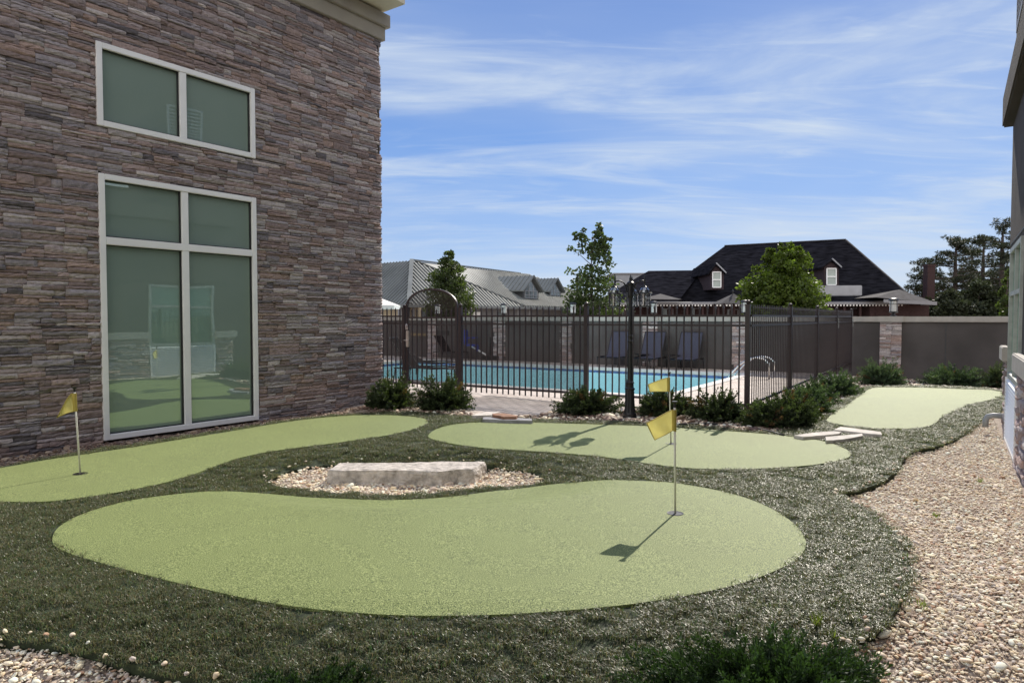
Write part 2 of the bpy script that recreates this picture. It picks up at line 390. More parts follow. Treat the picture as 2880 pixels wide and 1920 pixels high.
def mat_milky():
    m, nt, b = newmat('milky_green_glass'); L = nt.links; nt.nodes.remove(b)
    d = nd(nt, 'ShaderNodeBsdfDiffuse'); d.inputs[0].default_value = (.27, .365, .315, 1)
    g = nd(nt, 'ShaderNodeBsdfGlossy'); g.inputs['Roughness'].default_value = 0.0; g.inputs[0].default_value = (.84, 1, .92, 1)
    lf = nd(nt, 'ShaderNodeLayerWeight', Blend=.5); pw = nd(nt, 'ShaderNodeMath', operation='POWER'); L.new(lf.outputs['Facing'], pw.inputs[0]); pw.inputs[1].default_value = 4
    mr = nd(nt, 'ShaderNodeMapRange'); mr.inputs[3].default_value = .34; mr.inputs[4].default_value = 1; L.new(pw.outputs[0], mr.inputs[0])
    mx = nd(nt, 'ShaderNodeMixShader'); L.new(mr.outputs[0], mx.inputs[0]); L.new(d.outputs[0], mx.inputs[1]); L.new(g.outputs[0], mx.inputs[2])
    tcn = nd(nt, 'ShaderNodeTexCoord'); n = nd(nt, 'ShaderNodeTexNoise', Scale=1.1, Detail=1); L.new(tcn.outputs['Object'], n.inputs['Vector'])
    bp = nd(nt, 'ShaderNodeBump', Strength=.10, Distance=.02); L.new(n.outputs[0], bp.inputs['Height']); L.new(bp.outputs[0], g.inputs['Normal'])
    L.new(mx.outputs[0], nt.nodes['Material Output'].inputs[0]); return m
M['milky'] = mat_milky()
def mat_water():
    m, nt, b = newmat('pool_water'); L = nt.links; nt.nodes.remove(b)
    t = nd(nt, 'ShaderNodeBsdfTransparent'); t.inputs[0].default_value = (.90, .99, 1, 1)
    g = nd(nt, 'ShaderNodeBsdfGlossy'); g.inputs['Roughness'].default_value = .05
    lw = nd(nt, 'ShaderNodeMath', operation='POWER'); lf = nd(nt, 'ShaderNodeLayerWeight', Blend=.5); L.new(lf.outputs['Facing'], lw.inputs[0]); lw.inputs[1].default_value = 4
    tc = nd(nt, 'ShaderNodeTexCoord'); n = nd(nt, 'ShaderNodeTexNoise', Scale=3.5, Detail=4); L.new(tc.outputs['Object'], n.inputs['Vector'])
    bp = nd(nt, 'ShaderNodeBump', Strength=.45, Distance=.05); L.new(n.outputs[0], bp.inputs['Height'])
    L.new(bp.outputs[0], g.inputs['Normal']); L.new(bp.outputs[0], lf.inputs['Normal'])
    ml = nd(nt, 'ShaderNodeMath', operation='MULTIPLY'); ml.inputs[1].default_value = .35; L.new(lw.outputs[0], ml.inputs[0])
    mx = nd(nt, 'ShaderNodeMixShader'); L.new(ml.outputs[0], mx.inputs[0]); L.new(t.outputs[0], mx.inputs[1]); L.new(g.outputs[0], mx.inputs[2])
    L.new(mx.outputs[0], nt.nodes['Material Output'].inputs[0]); return m
M['water'] = mat_water()
def mat_flag():
    m, nt, b = newmat('yellow_flag_cloth'); L = nt.links
    tc = nd(nt, 'ShaderNodeTexCoord'); n = nd(nt, 'ShaderNodeTexNoise', Scale=30, Detail=4); L.new(tc.outputs['Object'], n.inputs['Vector'])
    r = nd(nt, 'ShaderNodeValToRGB'); L.new(n.outputs[0], r.inputs[0])
    r.color_ramp.elements[0].color = (.80, .74, .36, 1); r.color_ramp.elements[1].color = (.90, .86, .52, 1)
    L.new(r.outputs[0], b.inputs['Base Color']); b.inputs['Roughness'].default_value = .8
    tr = nd(nt, 'ShaderNodeBsdfTranslucent'); L.new(r.outputs[0], tr.inputs[0])
    mx = nd(nt, 'ShaderNodeMixShader'); mx.inputs[0].default_value = .6; L.new(b.outputs[0], mx.inputs[1]); L.new(tr.outputs[0], mx.inputs[2])
    L.new(mx.outputs[0], nt.nodes['Material Output'].inputs[0]); return m
M['flag'] = mat_flag()
M['hem'] = pm('flag_hem', (.42, .33, .07), .8, var=.06)
def mat_mesh_screen():
    m, nt, b = newmat('expanded_metal_screen'); L = nt.links
    b.inputs['Base Color'].default_value = (.03, .022, .022, 1); b.inputs['Roughness'].default_value = .5
    tc = nd(nt, 'ShaderNodeTexCoord'); sp = nd(nt, 'ShaderNodeSeparateXYZ'); L.new(tc.outputs['Object'], sp.inputs[0])
    outs = []
    for sgn in (1, -1):
        a = nd(nt, 'ShaderNodeMath', operation='MULTIPLY'); a.inputs[1].default_value = 44.0; L.new(sp.outputs[0], a.inputs[0])
        c = nd(nt, 'ShaderNodeMath', operation='MULTIPLY_ADD'); c.inputs[1].default_value = 24.0 * sgn; L.new(sp.outputs[2], c.inputs[0]); L.new(a.outputs[0], c.inputs[2])
        f = nd(nt, 'ShaderNodeMath', operation='FRACT'); L.new(c.outputs[0], f.inputs[0])
        g = nd(nt, 'ShaderNodeMath', operation='LESS_THAN'); g.inputs[1].default_value = .32; L.new(f.outputs[0], g.inputs[0]); outs.append(g)
    mxm = nd(nt, 'ShaderNodeMath', operation='MAXIMUM'); L.new(outs[0].outputs[0], mxm.inputs[0]); L.new(outs[1].outputs[0], mxm.inputs[1])
    t = nd(nt, 'ShaderNodeBsdfTransparent'); mx = nd(nt, 'ShaderNodeMixShader'); L.new(mxm.outputs[0], mx.inputs[0]); L.new(t.outputs[0], mx.inputs[1]); L.new(b.outputs[0], mx.inputs[2])
    L.new(mx.outputs[0], nt.nodes['Material Output'].inputs[0]); return m
M['screen'] = mat_mesh_screen()
M['roof_metal'] = pm('green_standing_seam', (.175, .19, .188), .62, metal=.0, var=.12, scale=.6)

# ------------------------------------------------------------------ ground
TURF = smooth_poly(PD([(-420, 1430), (-150, 1450), (0, 1460), (60, 1475), (180, 1487), (270, 1515), (380, 1540), (500, 1575), (700, 1660), (1200, 1680), (1650, 1640),
    (1830, 1560), (1900, 1510), (1945, 1480), (2015, 1445), (2060, 1400), (2086, 1345), (2092, 1300), (2085, 1258), (2052, 1215), (2005, 1175), (1950, 1150), (1912, 1133),
    (1970, 1124), (2025, 1108), (2062, 1078), (2080, 1045), (2098, 1031), (2150, 1026), (2205, 1003), (2240, 975), (2275, 952), (2306, 940), (2309, 892), (2150, 886), (2000, 886), (1978, 893),
    (1945, 917), (1893, 938), (1841, 970), (1797, 992), (1740, 991), (1640, 981), (1557, 975), (1420, 968), (1266, 964), (1150, 960), (1057, 955), (967, 946), (857, 947), (742, 956), (594, 974),
    (396, 1006), (237, 1030), (129, 1048), (0, 1070), (-220, 1112), (-420, 1150)]), 1)
PIT = smooth_poly(PD([(604, 1104), (640, 1088), (690, 1073), (760, 1066), (900, 1062), (1050, 1063), (1165, 1073), (1225, 1084), (1268, 1101), (1230, 1110), (1150, 1116), (1050, 1127), (940, 1135), (850, 1137), (760, 1130), (680, 1121), (625, 1113)]), 1)
G1 = smooth_poly(PD([(118, 1240), (130, 1215), (170, 1190), (240, 1165), (320, 1147), (420, 1135), (530, 1131), (640, 1137), (740, 1145), (850, 1151), (950, 1150), (1050, 1142), (1150, 1127), (1250, 1114), (1350, 1108), (1450, 1106), (1530, 1108), (1620, 1122), (1700, 1140), (1770, 1168), (1820, 1200), (1850, 1235), (1852, 1262), (1830, 1290), (1780, 1315), (1700, 1345), (1600, 1368), (1480, 1388), (1350, 1402), (1200, 1413), (1050, 1418), (900, 1417), (780, 1408), (680, 1398), (560, 1378), (440, 1350), (340, 1325), (240, 1298), (160, 1275), (125, 1258)]))
G2 = smooth_poly(PD([(982, 1000), (1010, 982), (1070, 972), (1150, 970), (1250, 972), (1400, 977), (1550, 983), (1700, 993), (1820, 1003), (1900, 1015), (1950, 1035), (1957, 1050), (1920, 1062), (1850, 1072), (1750, 1078), (1650, 1080), (1560, 1076), (1480, 1065), (1400, 1052), (1300, 1042), (1200, 1036), (1100, 1030), (1020, 1018), (985, 1008)]))
G3 = smooth_poly(PD([(987, 970), (975, 961), (920, 955), (830, 953), (740, 960), (640, 973), (540, 990), (430, 1008), (330, 1025), (230, 1040), (120, 1055), (0, 1077), (-250, 1117), (-330, 1150), (-250, 1195), (0, 1153), (60, 1156), (130, 1153), (230, 1140), (330, 1122), (420, 1100), (480, 1078), (540, 1055), (620, 1038), (720, 1025), (820, 1012), (900, 1000), (960, 986)]))
G4 = smooth_poly(PD([(1895, 965), (1930, 940), (1980, 905), (2000, 890), (2060, 890), (2130, 891), (2200, 894), (2302, 897), (2300, 915), (2240, 925), (2190, 945), (2160, 960), (2148, 975), (2110, 985), (2050, 986), (2000, 985), (1940, 978), (1905, 972)]), 1)
GREENS = [G1, G2, G3, G4]
def deckz(v): return -.03 - .24 * float(sm(11.5, 15.0, v))
PU0, PU1, PV0, PV1 = -20.0, -5.85, 15.45, 23.0     # pool
def ground_z(X, Y):
    u = CA * X - SA * Y; v = SA * X + CA * Y
    g = G(X, Y)
    it = inside(TURF, X, Y) & ~inside(PIT, X, Y)
    z = np.where(it, g - .07, g - .045)
    ip = inside(PIT, X, Y)
    z = np.where(ip, g - .02, z)
    bed = (v > 8.4) & (v < 11.2) & (u < -2.0) & ~it
    z = np.where(bed, g + .0, z)
    dz = -.03 - .24 * sm(11.5, 15, v)
    dk = (u < -3.0) & (v > 10.75)
    z = np.where(dk, dz - .12, z)
    pool = (u < PU1 + .12) & (u > PU0 - .12) & (v > PV0 - .12) & (v < PV1 + .12)
    z = np.where(pool, -2.2, z)
    far = v > 25.3
    z = np.where(far, -.35, z)
    z = z + .012 * np.sin(X * 5.1 + 1) * np.sin(Y * 4.3)
    return z
def make_ground():
    xs = np.concatenate([[-900, -300, -120, -60, -30, -20], np.arange(-13, 17, .125), [18, 22, 30, 60, 120, 300, 900]])
    ys = np.concatenate([[-300, -60, -15, -6, -2], np.arange(0, 31, .125), [33, 38, 50, 80, 140, 300, 900, 2000]])
    X, Y = np.meshgrid(xs, ys); Z = ground_z(X, Y)
    me = bpy.data.meshes.new('ground'); n, m = X.shape
    V = np.c_[X.ravel(), Y.ravel(), Z.ravel()]
    i = np.arange(n * m).reshape(n, m)
    Fc = np.c_[i[:-1, :-1].ravel(), i[:-1, 1:].ravel(), i[1:, 1:].ravel(), i[1:, :-1].ravel()]
    me.from_pydata(V.tolist(), [], Fc.tolist()); me.update()
    return tag(link('ground', me, M['ground'], smooth=True), kind='structure')
make_ground()

def sheet(name, poly, off, mat, holes=(), step=.14, skirt=0, hz=None):
    P2 = [Vector((p[0], p[1])) for p in poly]
    xs = [p.x for p in P2]; ys = [p.y for p in P2]
    X, Y = np.meshgrid(np.arange(min(xs), max(xs), step), np.arange(min(ys), max(ys), step))
    X = X.ravel(); Y = Y.ravel(); k = inside(poly, X, Y)
    for h in holes: k &= ~inside(h, X, Y)
    pts = list(P2); edges = [(i, (i + 1) % len(P2)) for i in range(len(P2))]
    for h in holes:
        b = len(pts); pts += [Vector((p[0], p[1])) for p in h]; edges += [(b + i, b + (i + 1) % len(h)) for i in range(len(h))]
    pts += [Vector((a, b)) for a, b in zip(X[k], Y[k])]
    v, e, f, *_ = delaunay_2d_cdt(pts, edges, [], 0, 1e-5)
    cx = np.array([[v[i].x for i in t] for t in f]).mean(1); cy = np.array([[v[i].y for i in t] for t in f]).mean(1)
    ok = inside(poly, cx, cy)
    for h in holes: ok &= ~inside(h, cx, cy)
    fz = hz or (lambda x, y: float(G(x, y)) + off)
    V = [(p.x, p.y, fz(p.x, p.y)) for p in v]; Fs = [tuple(t) for t, o in zip(f, ok) if o]
    if skirt:
        cnt = {}
        for t in Fs:
            for a, b in zip(t, t[1:] + t[:1]): cnt[(a, b)] = 1
        for (a, b) in [q for q in cnt if (q[1], q[0]) not in cnt]:
            n = len(V); V += [(V[a][0], V[a][1], V[a][2] - skirt), (V[b][0], V[b][1], V[b][2] - skirt)]; Fs.append((b, a, n, n + 1))
    me = bpy.data.meshes.new(name); me.from_pydata(V, [], Fs); me.update()
    return tag(link(name, me, mat), kind='structure')
M['turf_base'] = pm('turf_backing', (.030, .045, .018), .9, var=.4, scale=40)
sheet('turf', TURF, -.004, M['turf_base'], holes=[PIT], skirt=.06)
for g in GREENS: sheet('putting_green', g, .012, M['green'], skirt=.016)
DECK = [UV(-24, 10.75), UV(-2.9, 10.75), UV(-2.9, 25), UV(-24, 25)]
POOLH = [UV(PU0, PV0), UV(PU1, PV0), UV(PU1, PV1), UV(PU0, PV1)]
COPH = [UV(PU0 - .3, PV0 - .3), UV(PU1 + .3, PV0 - .3), UV(PU1 + .3, PV1 + .3), UV(PU0 - .3, PV1 + .3)]
sheet('paver_deck', DECK, 0, M['paver'], holes=[COPH], step=.5, skirt=.1, hz=lambda x, y: deckz(SA * x + CA * y))
PATH = [PT(x, y) for x, y in [(1290, 1140), (1318, 1166), (1370, 1171), (1500, 1170), (1590, 1156), (1660, 1128), (1400, 1100)]]
sheet('paver_path', PATH, 0, M['paver'], step=.3, skirt=.05, hz=lambda x, y: max(float(G(x, y)) + .012, deckz(SA * x + CA * y) + .006))

# pool
def ring(u0, v0, u1, v1, w, z0, z1):
    m = MB()
    for (a0, b0, a1, b1) in ((u0 - w, v0 - w, u1 + w, v0), (u0 - w, v1, u1 + w, v1 + w), (u0 - w, v0, u0, v1), (u1, v0, u1 + w, v1)):
        m.slab([UV(a0, b0, z1), UV(a1, b0, z1), UV(a1, b1, z1), UV(a0, b1, z1)], z1 - z0)
    return m
pool = thing('swimming_pool', 'rectangular in-ground swimming pool with aqua water behind the fence', 'swimming pool', UV(-12, 19, -.27))
def under(o, p):
    o.parent = p; o.matrix_parent_inverse = Matrix.Translation(p.location).inverted() if not any(p.rotation_euler) else (Matrix.Translation(p.location) @ Matrix.Rotation(p.rotation_euler.z, 4, 'Z')).inverted()
    return o
under(ring(PU0, PV0, PU1, PV1, .3, -.36, -.245).build('coping', M['coping'], bevel=.015), pool)
under(ring(PU0, PV0, PU1, PV1, .06, -.45, -.362).build('tile_band', M['tile_blue']), pool)
m = MB(); z0, z1 = -1.6, -.45
cs = [(PU0, PV0), (PU1, PV0), (PU1, PV1), (PU0, PV1)]
for i in range(4):
    a, b = cs[i], cs[(i + 1) % 4]; m.add([UV(*a, z0), UV(*b, z0), UV(*b, z1), UV(*a, z1)], [(0, 1, 2, 3)])
m.add([UV(*c, z0) for c in cs], [(0, 1, 2, 3)])
under(m.build('basin', M['plaster_pool']), pool)
tag(MB().add([UV(*c, -.395) for c in cs], [(0, 1, 2, 3)]).build('water', M['water']), kind='structure')

# ------------------------------------------------------------------ scatter (stuff)
def scatter(name, pts, rots, scl, variants, label=None):
    col = bpy.data.collections.new(name + '_kinds')
    for i, me in enumerate(variants):
        o = bpy.data.objects.new(name + '_kind', me); col.objects.link(o)
    me = bpy.data.meshes.new(name); n = len(pts)
    me.vertices.add(n); me.vertices.foreach_set('co', np.asarray(pts, np.float32).ravel())
    a = me.attributes.new('rot', 'FLOAT_VECTOR', 'POINT'); a.data.foreach_set('vector', np.asarray(rots, np.float32).ravel())
    a = me.attributes.new('scl', 'FLOAT_VECTOR', 'POINT'); a.data.foreach_set('vector', np.asarray(scl, np.float32).ravel())
    o = bpy.data.objects.new(name, me); C.objects.link(o)
    ng = bpy.data.node_groups.new(name, 'GeometryNodeTree')
    ng.interface.new_socket('Geometry', in_out='INPUT', socket_type='NodeSocketGeometry'); ng.interface.new_socket('Geometry', in_out='OUTPUT', socket_type='NodeSocketGeometry')
    N = ng.nodes; L = ng.links
    gi = N.new('NodeGroupInput'); go = N.new('NodeGroupOutput'); mp = N.new('GeometryNodeMeshToPoints'); ip = N.new('GeometryNodeInstanceOnPoints'); ci = N.new('GeometryNodeCollectionInfo')
    ci.inputs['Collection'].default_value = col; ci.inputs['Separate Children'].default_value = True; ci.inputs['Reset Children'].default_value = True
    ra = N.new('GeometryNodeInputNamedAttribute'); ra.data_type = 'FLOAT_VECTOR'; ra.inputs['Name'].default_value = 'rot'
    sa = N.new('GeometryNodeInputNamedAttribute'); sa.data_type = 'FLOAT_VECTOR'; sa.inputs['Name'].default_value = 'scl'
    rv = N.new('FunctionNodeRandomValue'); rv.data_type = 'INT'; rv.inputs[4].default_value = 0; rv.inputs[5].default_value = len(variants) - 1
    L.new(gi.outputs[0], mp.inputs[0]); L.new(mp.outputs[0], ip.inputs['Points']); L.new(ci.outputs[0], ip.inputs['Instance']); ip.inputs['Pick Instance'].default_value = True
    L.new(rv.outputs[2], ip.inputs['Instance Index']); L.new(ra.outputs[0], ip.inputs['Rotation']); L.new(sa.outputs[0], ip.inputs['Scale']); L.new(ip.outputs[0], go.inputs[0])
    md = o.modifiers.new('scatter', 'NODES'); md.node_group = ng
    return tag(o, label, kind='stuff')
rng = np.random.default_rng(5)

def clump(seed, n=90, rad=.07, h=(.018, .036), w=.0017):
    r = np.random.default_rng(seed); V = []; cols = []
    ang = r.uniform(0, 2 * math.pi, n); rr = rad * np.sqrt(r.uniform(0, 1, n))
    for i in range(n):
        b = np.array([math.cos(ang[i]) * rr[i], math.sin(ang[i]) * rr[i], -.004])
        L_ = r.uniform(*h); th = r.uniform(0, 2 * math.pi); lean = r.uniform(.25, 1.1)
        d = np.array([math.cos(th), math.sin(th), 0.]); s = np.array([-math.sin(th), math.cos(th), 0.]) * w
        m1 = b + d * L_ * lean * .30 + np.array([0, 0, L_ * .6]); t = b + d * L_ * lean + np.array([0, 0, L_ * (1 - .35 * lean)])
        c = np.array([.125, .140, .072]) * r.uniform(.5, 1.6) * (1 + .25 * r.normal() * np.array([1, .2, .6]))
        if r.random() < .10: c = np.array([.24, .20, .11]) * r.uniform(.6, 1.2)
        V += [b - s, b + s, m1 + s * .9, m1 - s * .9, m1 - s * .9, m1 + s * .9, t + s * .15, t - s * .15]; cols += [np.clip(c, 0, 1)] * 2
    me = np_mesh('turf_clump', np.array(V), 4, 2 * n, np.array(cols)); me.materials.append(M['blade']); return me
BLADES = [clump(i) for i in range(7)]
def area_pts(poly, dens_f, dmax, excl=()):
    xs = [p[0] for p in poly]; ys = [p[1] for p in poly]
    x0, x1, y0, y1 = max(min(xs), -11), min(max(xs), 14), max(min(ys), 1.7), min(max(ys), 24)
    n = int((x1 - x0) * (y1 - y0) * dmax); X = rng.uniform(x0, x1, n); Y = rng.uniform(y0, y1, n)
    k = inside(poly, X, Y) & (np.abs(X) < .80 * Y + .5)
    for e in excl: k &= ~inside(e, X, Y)
    k &= rng.uniform(0, dmax, n) < dens_f(X, Y)
    return X[k], Y[k]
X, Y = area_pts(TURF, lambda x, y: np.clip(1500 / y, 160, 520), 520, [PIT] + GREENS)
kk = np.ones(len(X), bool)
for dx_, dy_ in ((.022, 0), (-.022, 0), (0, .022), (0, -.022)):
    for g_ in GREENS: kk &= ~inside(g_, X + dx_, Y + dy_)
X, Y = X[kk], Y[kk]
n = len(X); sc = np.clip(.85 + Y * .022, .9, 1.25) * rng.uniform(.85, 1.15, n)
scatter('fringe_turf', np.c_[X, Y, G(X, Y)], np.c_[rng.normal(0, .08, n), rng.normal(0, .08, n), rng.uniform(0, 6.28, n)], np.c_[sc, sc, sc * rng.uniform(.85, 1.15, n)], BLADES, 'dark green long-pile artificial grass around the putting greens')
print('turf clumps', n)

def stone_mesh(seed, col, ang=.5):
    bm = bmesh.new(); bmesh.ops.create_icosphere(bm, subdivisions=2, radius=.5)
    o = Vector((seed * 3.1, seed * 1.7, 0)); r = random.Random(seed)
    planes = [(Vector((r.gauss(0, 1), r.gauss(0, 1), r.gauss(0, 1))).normalized(), r.uniform(.30, .44)) for _ in range(6)]
    for v in bm.verts:
        for nrm, d in planes:
            q = v.co.dot(nrm)
            if q > d: v.co -= nrm * (q - d) * .85
        v.co *= 1 + .12 * noise.noise(v.co * 3 + o)
    me = bpy.data.meshes.new('pebble'); bm.to_mesh(me); bm.free()
    a = me.attributes.new('Col', 'FLOAT_COLOR', 'POINT')
    a.data.foreach_set('color', np.tile(np.array([*col, 1.], np.float32), len(me.vertices)))
    me.polygons.foreach_set('use_smooth', [True] * len(me.polygons)); me.materials.append(M['pebble']); return me
PC = [tuple(min(.9, a * b) for a, b in zip(c_, (1.38, 1.38, 1.32))) for c_ in [(.62, .53, .43), (.70, .62, .52), (.55, .45, .35), (.66, .57, .44), (.50, .42, .36), (.42, .33, .27), (.72, .66, .57), (.58, .47, .33), (.36, .23, .16), (.60, .52, .45), (.68, .58, .43), (.46, .41, .38)]]
PEB = [stone_mesh(i, PC[i % len(PC)]) for i in range(24)]
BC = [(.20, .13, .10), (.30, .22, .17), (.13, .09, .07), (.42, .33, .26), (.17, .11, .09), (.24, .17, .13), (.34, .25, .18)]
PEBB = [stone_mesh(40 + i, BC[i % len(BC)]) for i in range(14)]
def gz(X, Y): return ground_z(X, Y)
def peb(name, X, Y, smin, smax, var, label, lift=.004):
    n = len(X); s = smin + (smax - smin) * rng.power(.42, n) ** 1.15; s = s * np.where(rng.random(n) < .05, rng.uniform(1.4, 2.3, n), 1)
    el_ = rng.uniform(1.0, 1.7, n)
    scatter(name, np.c_[X, Y, gz(X, Y) + s * .12 + lift], np.c_[rng.normal(0, .3, n), rng.normal(0, .3, n), rng.uniform(0, 6.28, n)], np.c_[s * el_, s * 1.0, s * rng.uniform(.38, .75, n)], var, label)
    print(name, n)
RG = PD([(1500, 1640), (1800, 1530), (1900, 1490), (1940, 1470), (2010, 1438), (2055, 1395), (2080, 1345), (2086, 1300), (2078, 1262), (2048, 1222), (2000, 1182), (1945, 1158), (1890, 1133), (1960, 1116), (2015, 1100), (2055, 1070), (2072, 1042), (2090, 1028), (2140, 1020), (2200, 996), (2235, 970), (2270, 946), (2300, 936), (2420, 950), (2420, 1700), (1500, 1760)])
WALLR = lambda x, y: (x * CA - y * SA) < .56          # in front of the right building
X, Y = area_pts(RG, lambda x, y: np.clip(19000 / (y + .5), 1900, 4600), 4600); k = WALLR(X, Y); X, Y = X[k], Y[k]
k = ~inside(TURF, X, Y); X, Y = X[k], Y[k]
peb('gravel', X, Y, .007, .027, PEB, 'pale river gravel between the turf and the right building')
LG = PD([(-350, 1425), (0, 1455), (60, 1470), (180, 1482), (270, 1510), (380, 1535), (500, 1570), (700, 1660), (600, 1760), (-400, 1760)])
X, Y = area_pts(LG, lambda x, y: 4600 + 0 * x, 4600); k = ~inside(TURF, X, Y); X, Y = X[k], Y[k]
peb('gravel', X, Y, .007, .027, PEB, 'pale river gravel in the front left corner below the turf')
X, Y = area_pts(PIT, lambda x, y: 1800 + 0 * x, 1800)
peb('gravel', X, Y, .012, .042, PEB, 'pale gravel around the long stone slab', .0)
ed = [(p.x + rng.normal(-.02, .04), p.y + rng.normal(.0, .03)) for p in TURF if p.x > 1.2 and p.y < 10.5 for _ in range(2)]
ed += [(p.x + rng.normal(0, .08), p.y + rng.normal(.04, .05)) for p in PIT for _ in range(2)] + [(p.x + rng.normal(0, .05), p.y + rng.normal(-.01, .03)) for p in TURF if p.x < .5 and p.y < 3.6]
ed = np.array(ed); n = len(ed); s_ = rng.uniform(.012, .034, n)
scatter('stray_pebbles', np.c_[ed, G(ed[:, 0], ed[:, 1]) + .022], np.c_[rng.normal(0, .4, n), rng.normal(0, .4, n), rng.uniform(0, 6.28, n)], np.c_[s_ * 1.2, s_, s_ * .7], PEB, 'stray pale pebbles kicked onto the turf edges')
# back bed, side bed and strip along the stone wall
BED = [PT(x * K, y * K) for x, y in [(857, 962), (860, 935), (930, 930), (1080, 935), (1100, 948), (1300, 945), (1330, 925), (1440, 935), (1600, 940), (1700, 930), (1800, 900), (1960, 850), (2070, 862), (2150, 872), (2310, 872), (2310, 900), (1985, 900), (1960, 920), (1900, 945), (1850, 980), (1797, 1000), (1640, 990), (1400, 975), (1057, 965)]]
X, Y = area_pts(BED, lambda x, y: 420 + 0 * x, 420); k = ~inside(TURF, X, Y) & ~inside(PATH, X, Y); X, Y = X[k], Y[k]
k = (CA * X - SA * Y > -2.9) | (SA * X + CA * Y < 10.8); X, Y = X[k], Y[k]
peb('mulch', X, Y, .03, .085, PEBB + PEB[:7], 'brown mulch and gravel under the shrubs')
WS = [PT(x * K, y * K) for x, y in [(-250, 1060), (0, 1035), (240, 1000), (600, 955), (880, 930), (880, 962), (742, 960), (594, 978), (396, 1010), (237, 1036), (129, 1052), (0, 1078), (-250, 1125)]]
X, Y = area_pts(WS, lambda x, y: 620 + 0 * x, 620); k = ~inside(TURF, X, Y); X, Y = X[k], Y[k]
peb('gravel', X, Y, .02, .05, PEBB, 'gravel strip along the foot of the stone wall, darkened for the wall shadow')  # wall's shadow put into the stone colour: only the brown pebbles here

# ------------------------------------------------------------------ stacked stone
STC = np.array([(.230, .165, .140), (.195, .140, .120), (.255, .235, .215), (.150, .140, .150), (.090, .085, .095), (.290, .255, .225), (.215, .175, .165), (.175, .160, .165), (.245, .165, .125), (.160, .115, .100), (.300, .275, .255), (.200, .185, .195)])
STC = STC * .84 + STC.mean(0, keepdims=True) * .16; STC = STC * .72 + STC.mean(1, keepdims=True) * .28
STW = np.array([14, 12, 10, 7, 3.5, 7, 12, 8, 8, 9, 5, 7.]); STW /= STW.sum()
def stonework(name, o, d, nrm, length, z0, z1, openings=(), seed=1, mat=None, mean_w=.31, PH=.165, depth=(.005, .034), pal=1.0):
    """stacked ledge stone as one mesh; o: start point, d: along, nrm: outward; openings: (s0,s1,z0,z1)"""
    r = np.random.default_rng(seed); V = []; Fs = []; cols = []
    d = np.array([d[0], d[1], 0.]); nn = np.array([nrm[0], nrm[1], 0.]); o = np.array([o[0], o[1], 0.])
    def put(s0, s1, a, b):
        if s1 - s0 < .02 or b - a < .012: return
        dp = r.uniform(*depth); c = STC[r.choice(len(STC), p=STW)] * r.uniform(.74, 1.26) * pal * (1.66, 1.60, 1.65)
        nx = max(3, int((s1 - s0) / .05) + 2); nz = 4
        ss = np.linspace(s0 + .0015, s1 - .0015, nx); zz = np.linspace(a + .0015, b - .0015, nz)
        base = len(V); tilt = r.uniform(-.008, .008); tz = r.uniform(-.006, .010)
        for j, z in enumerate(zz):
            for i, s in enumerate(ss):
                e = .010 * ((i in (0, nx - 1)) + (j in (0, nz - 1)))
                q = dp + tilt * (i / (nx - 1) - .5) + tz * (j / (nz - 1) - .5) + r.normal(0, .0035) - e * r.uniform(.4, 1.2)
                jz = r.normal(0, .0016) if 0 < i < nx - 1 else 0
                V.append(o + d * s + nn * q + np.array([0, 0, z + jz])); cols.append(c)
        for j in range(nz - 1):
            for i in range(nx - 1):
                k = base + j * nx + i; Fs.append((k, k + 1, k + nx + 1, k + nx))
        # sides back to the wall plane
        bd = [base + i for i in range(nx)] + [base + j * nx + nx - 1 for j in range(1, nz)] + [base + (nz - 1) * nx + i for i in range(nx - 2, -1, -1)] + [base + j * nx for j in range(nz - 2, 0, -1)]
        b2 = len(V)
        for k in bd:
            p = V[k]; q = (p - o) @ nn; V.append(p - nn * (q + .02)); cols.append(c * .9)
        for i in range(len(bd)):
            j = (i + 1) % len(bd); Fs.append((bd[j], bd[i], b2 + i, b2 + j))
    def clip(s0, s1, a, b):
        for (p, q, e, f) in openings:
            zc = (a + b) / 2
            if s1 > p and s0 < q and b > e and a < f:
                if e < zc < f or (a >= e - 1e-6 and b <= f + 1e-6):
                    if s0 < p: clip(s0, p, a, b)
                    if s1 > q: clip(q, s1, a, b)
                    return
                if zc <= e: b = min(b, e)
                else: a = max(a, f)
        put(s0, s1, a, b)
    z = z0; row = 0
    while z < z1 - .01:
        ph = min(PH, z1 - z); s = -r.uniform(0, .5)
        while s < length:
            L_ = r.uniform(.42, .66); k = r.choice([3, 4, 3, 4, 3]); hs = r.dirichlet(np.full(k, 6.)) * ph
            e0 = max(0, s); e1 = min(length, s + L_); zz = z
            if e1 > e0:
                for h in hs:
                    cuts = [e0]
                    while cuts[-1] < e1 - .10:
                        cuts.append(min(e1, cuts[-1] + r.uniform(.4, 1.8) * mean_w))
                    cuts[-1] = e1
                    for a, b in zip(cuts, cuts[1:]): clip(a, b, zz, zz + h)
                    zz += h
            s += L_
        z += PH; row += 1
    me = bpy.data.meshes.new(name); me.from_pydata([tuple(v) for v in V], [], Fs)
    at_ = me.attributes.new('Col', 'FLOAT_COLOR', 'POINT'); at_.data.foreach_set('color', np.c_[np.array(cols), np.ones(len(cols))].astype(np.float32).ravel())
    me.update(); me.materials.append(mat or M['stone']); return me

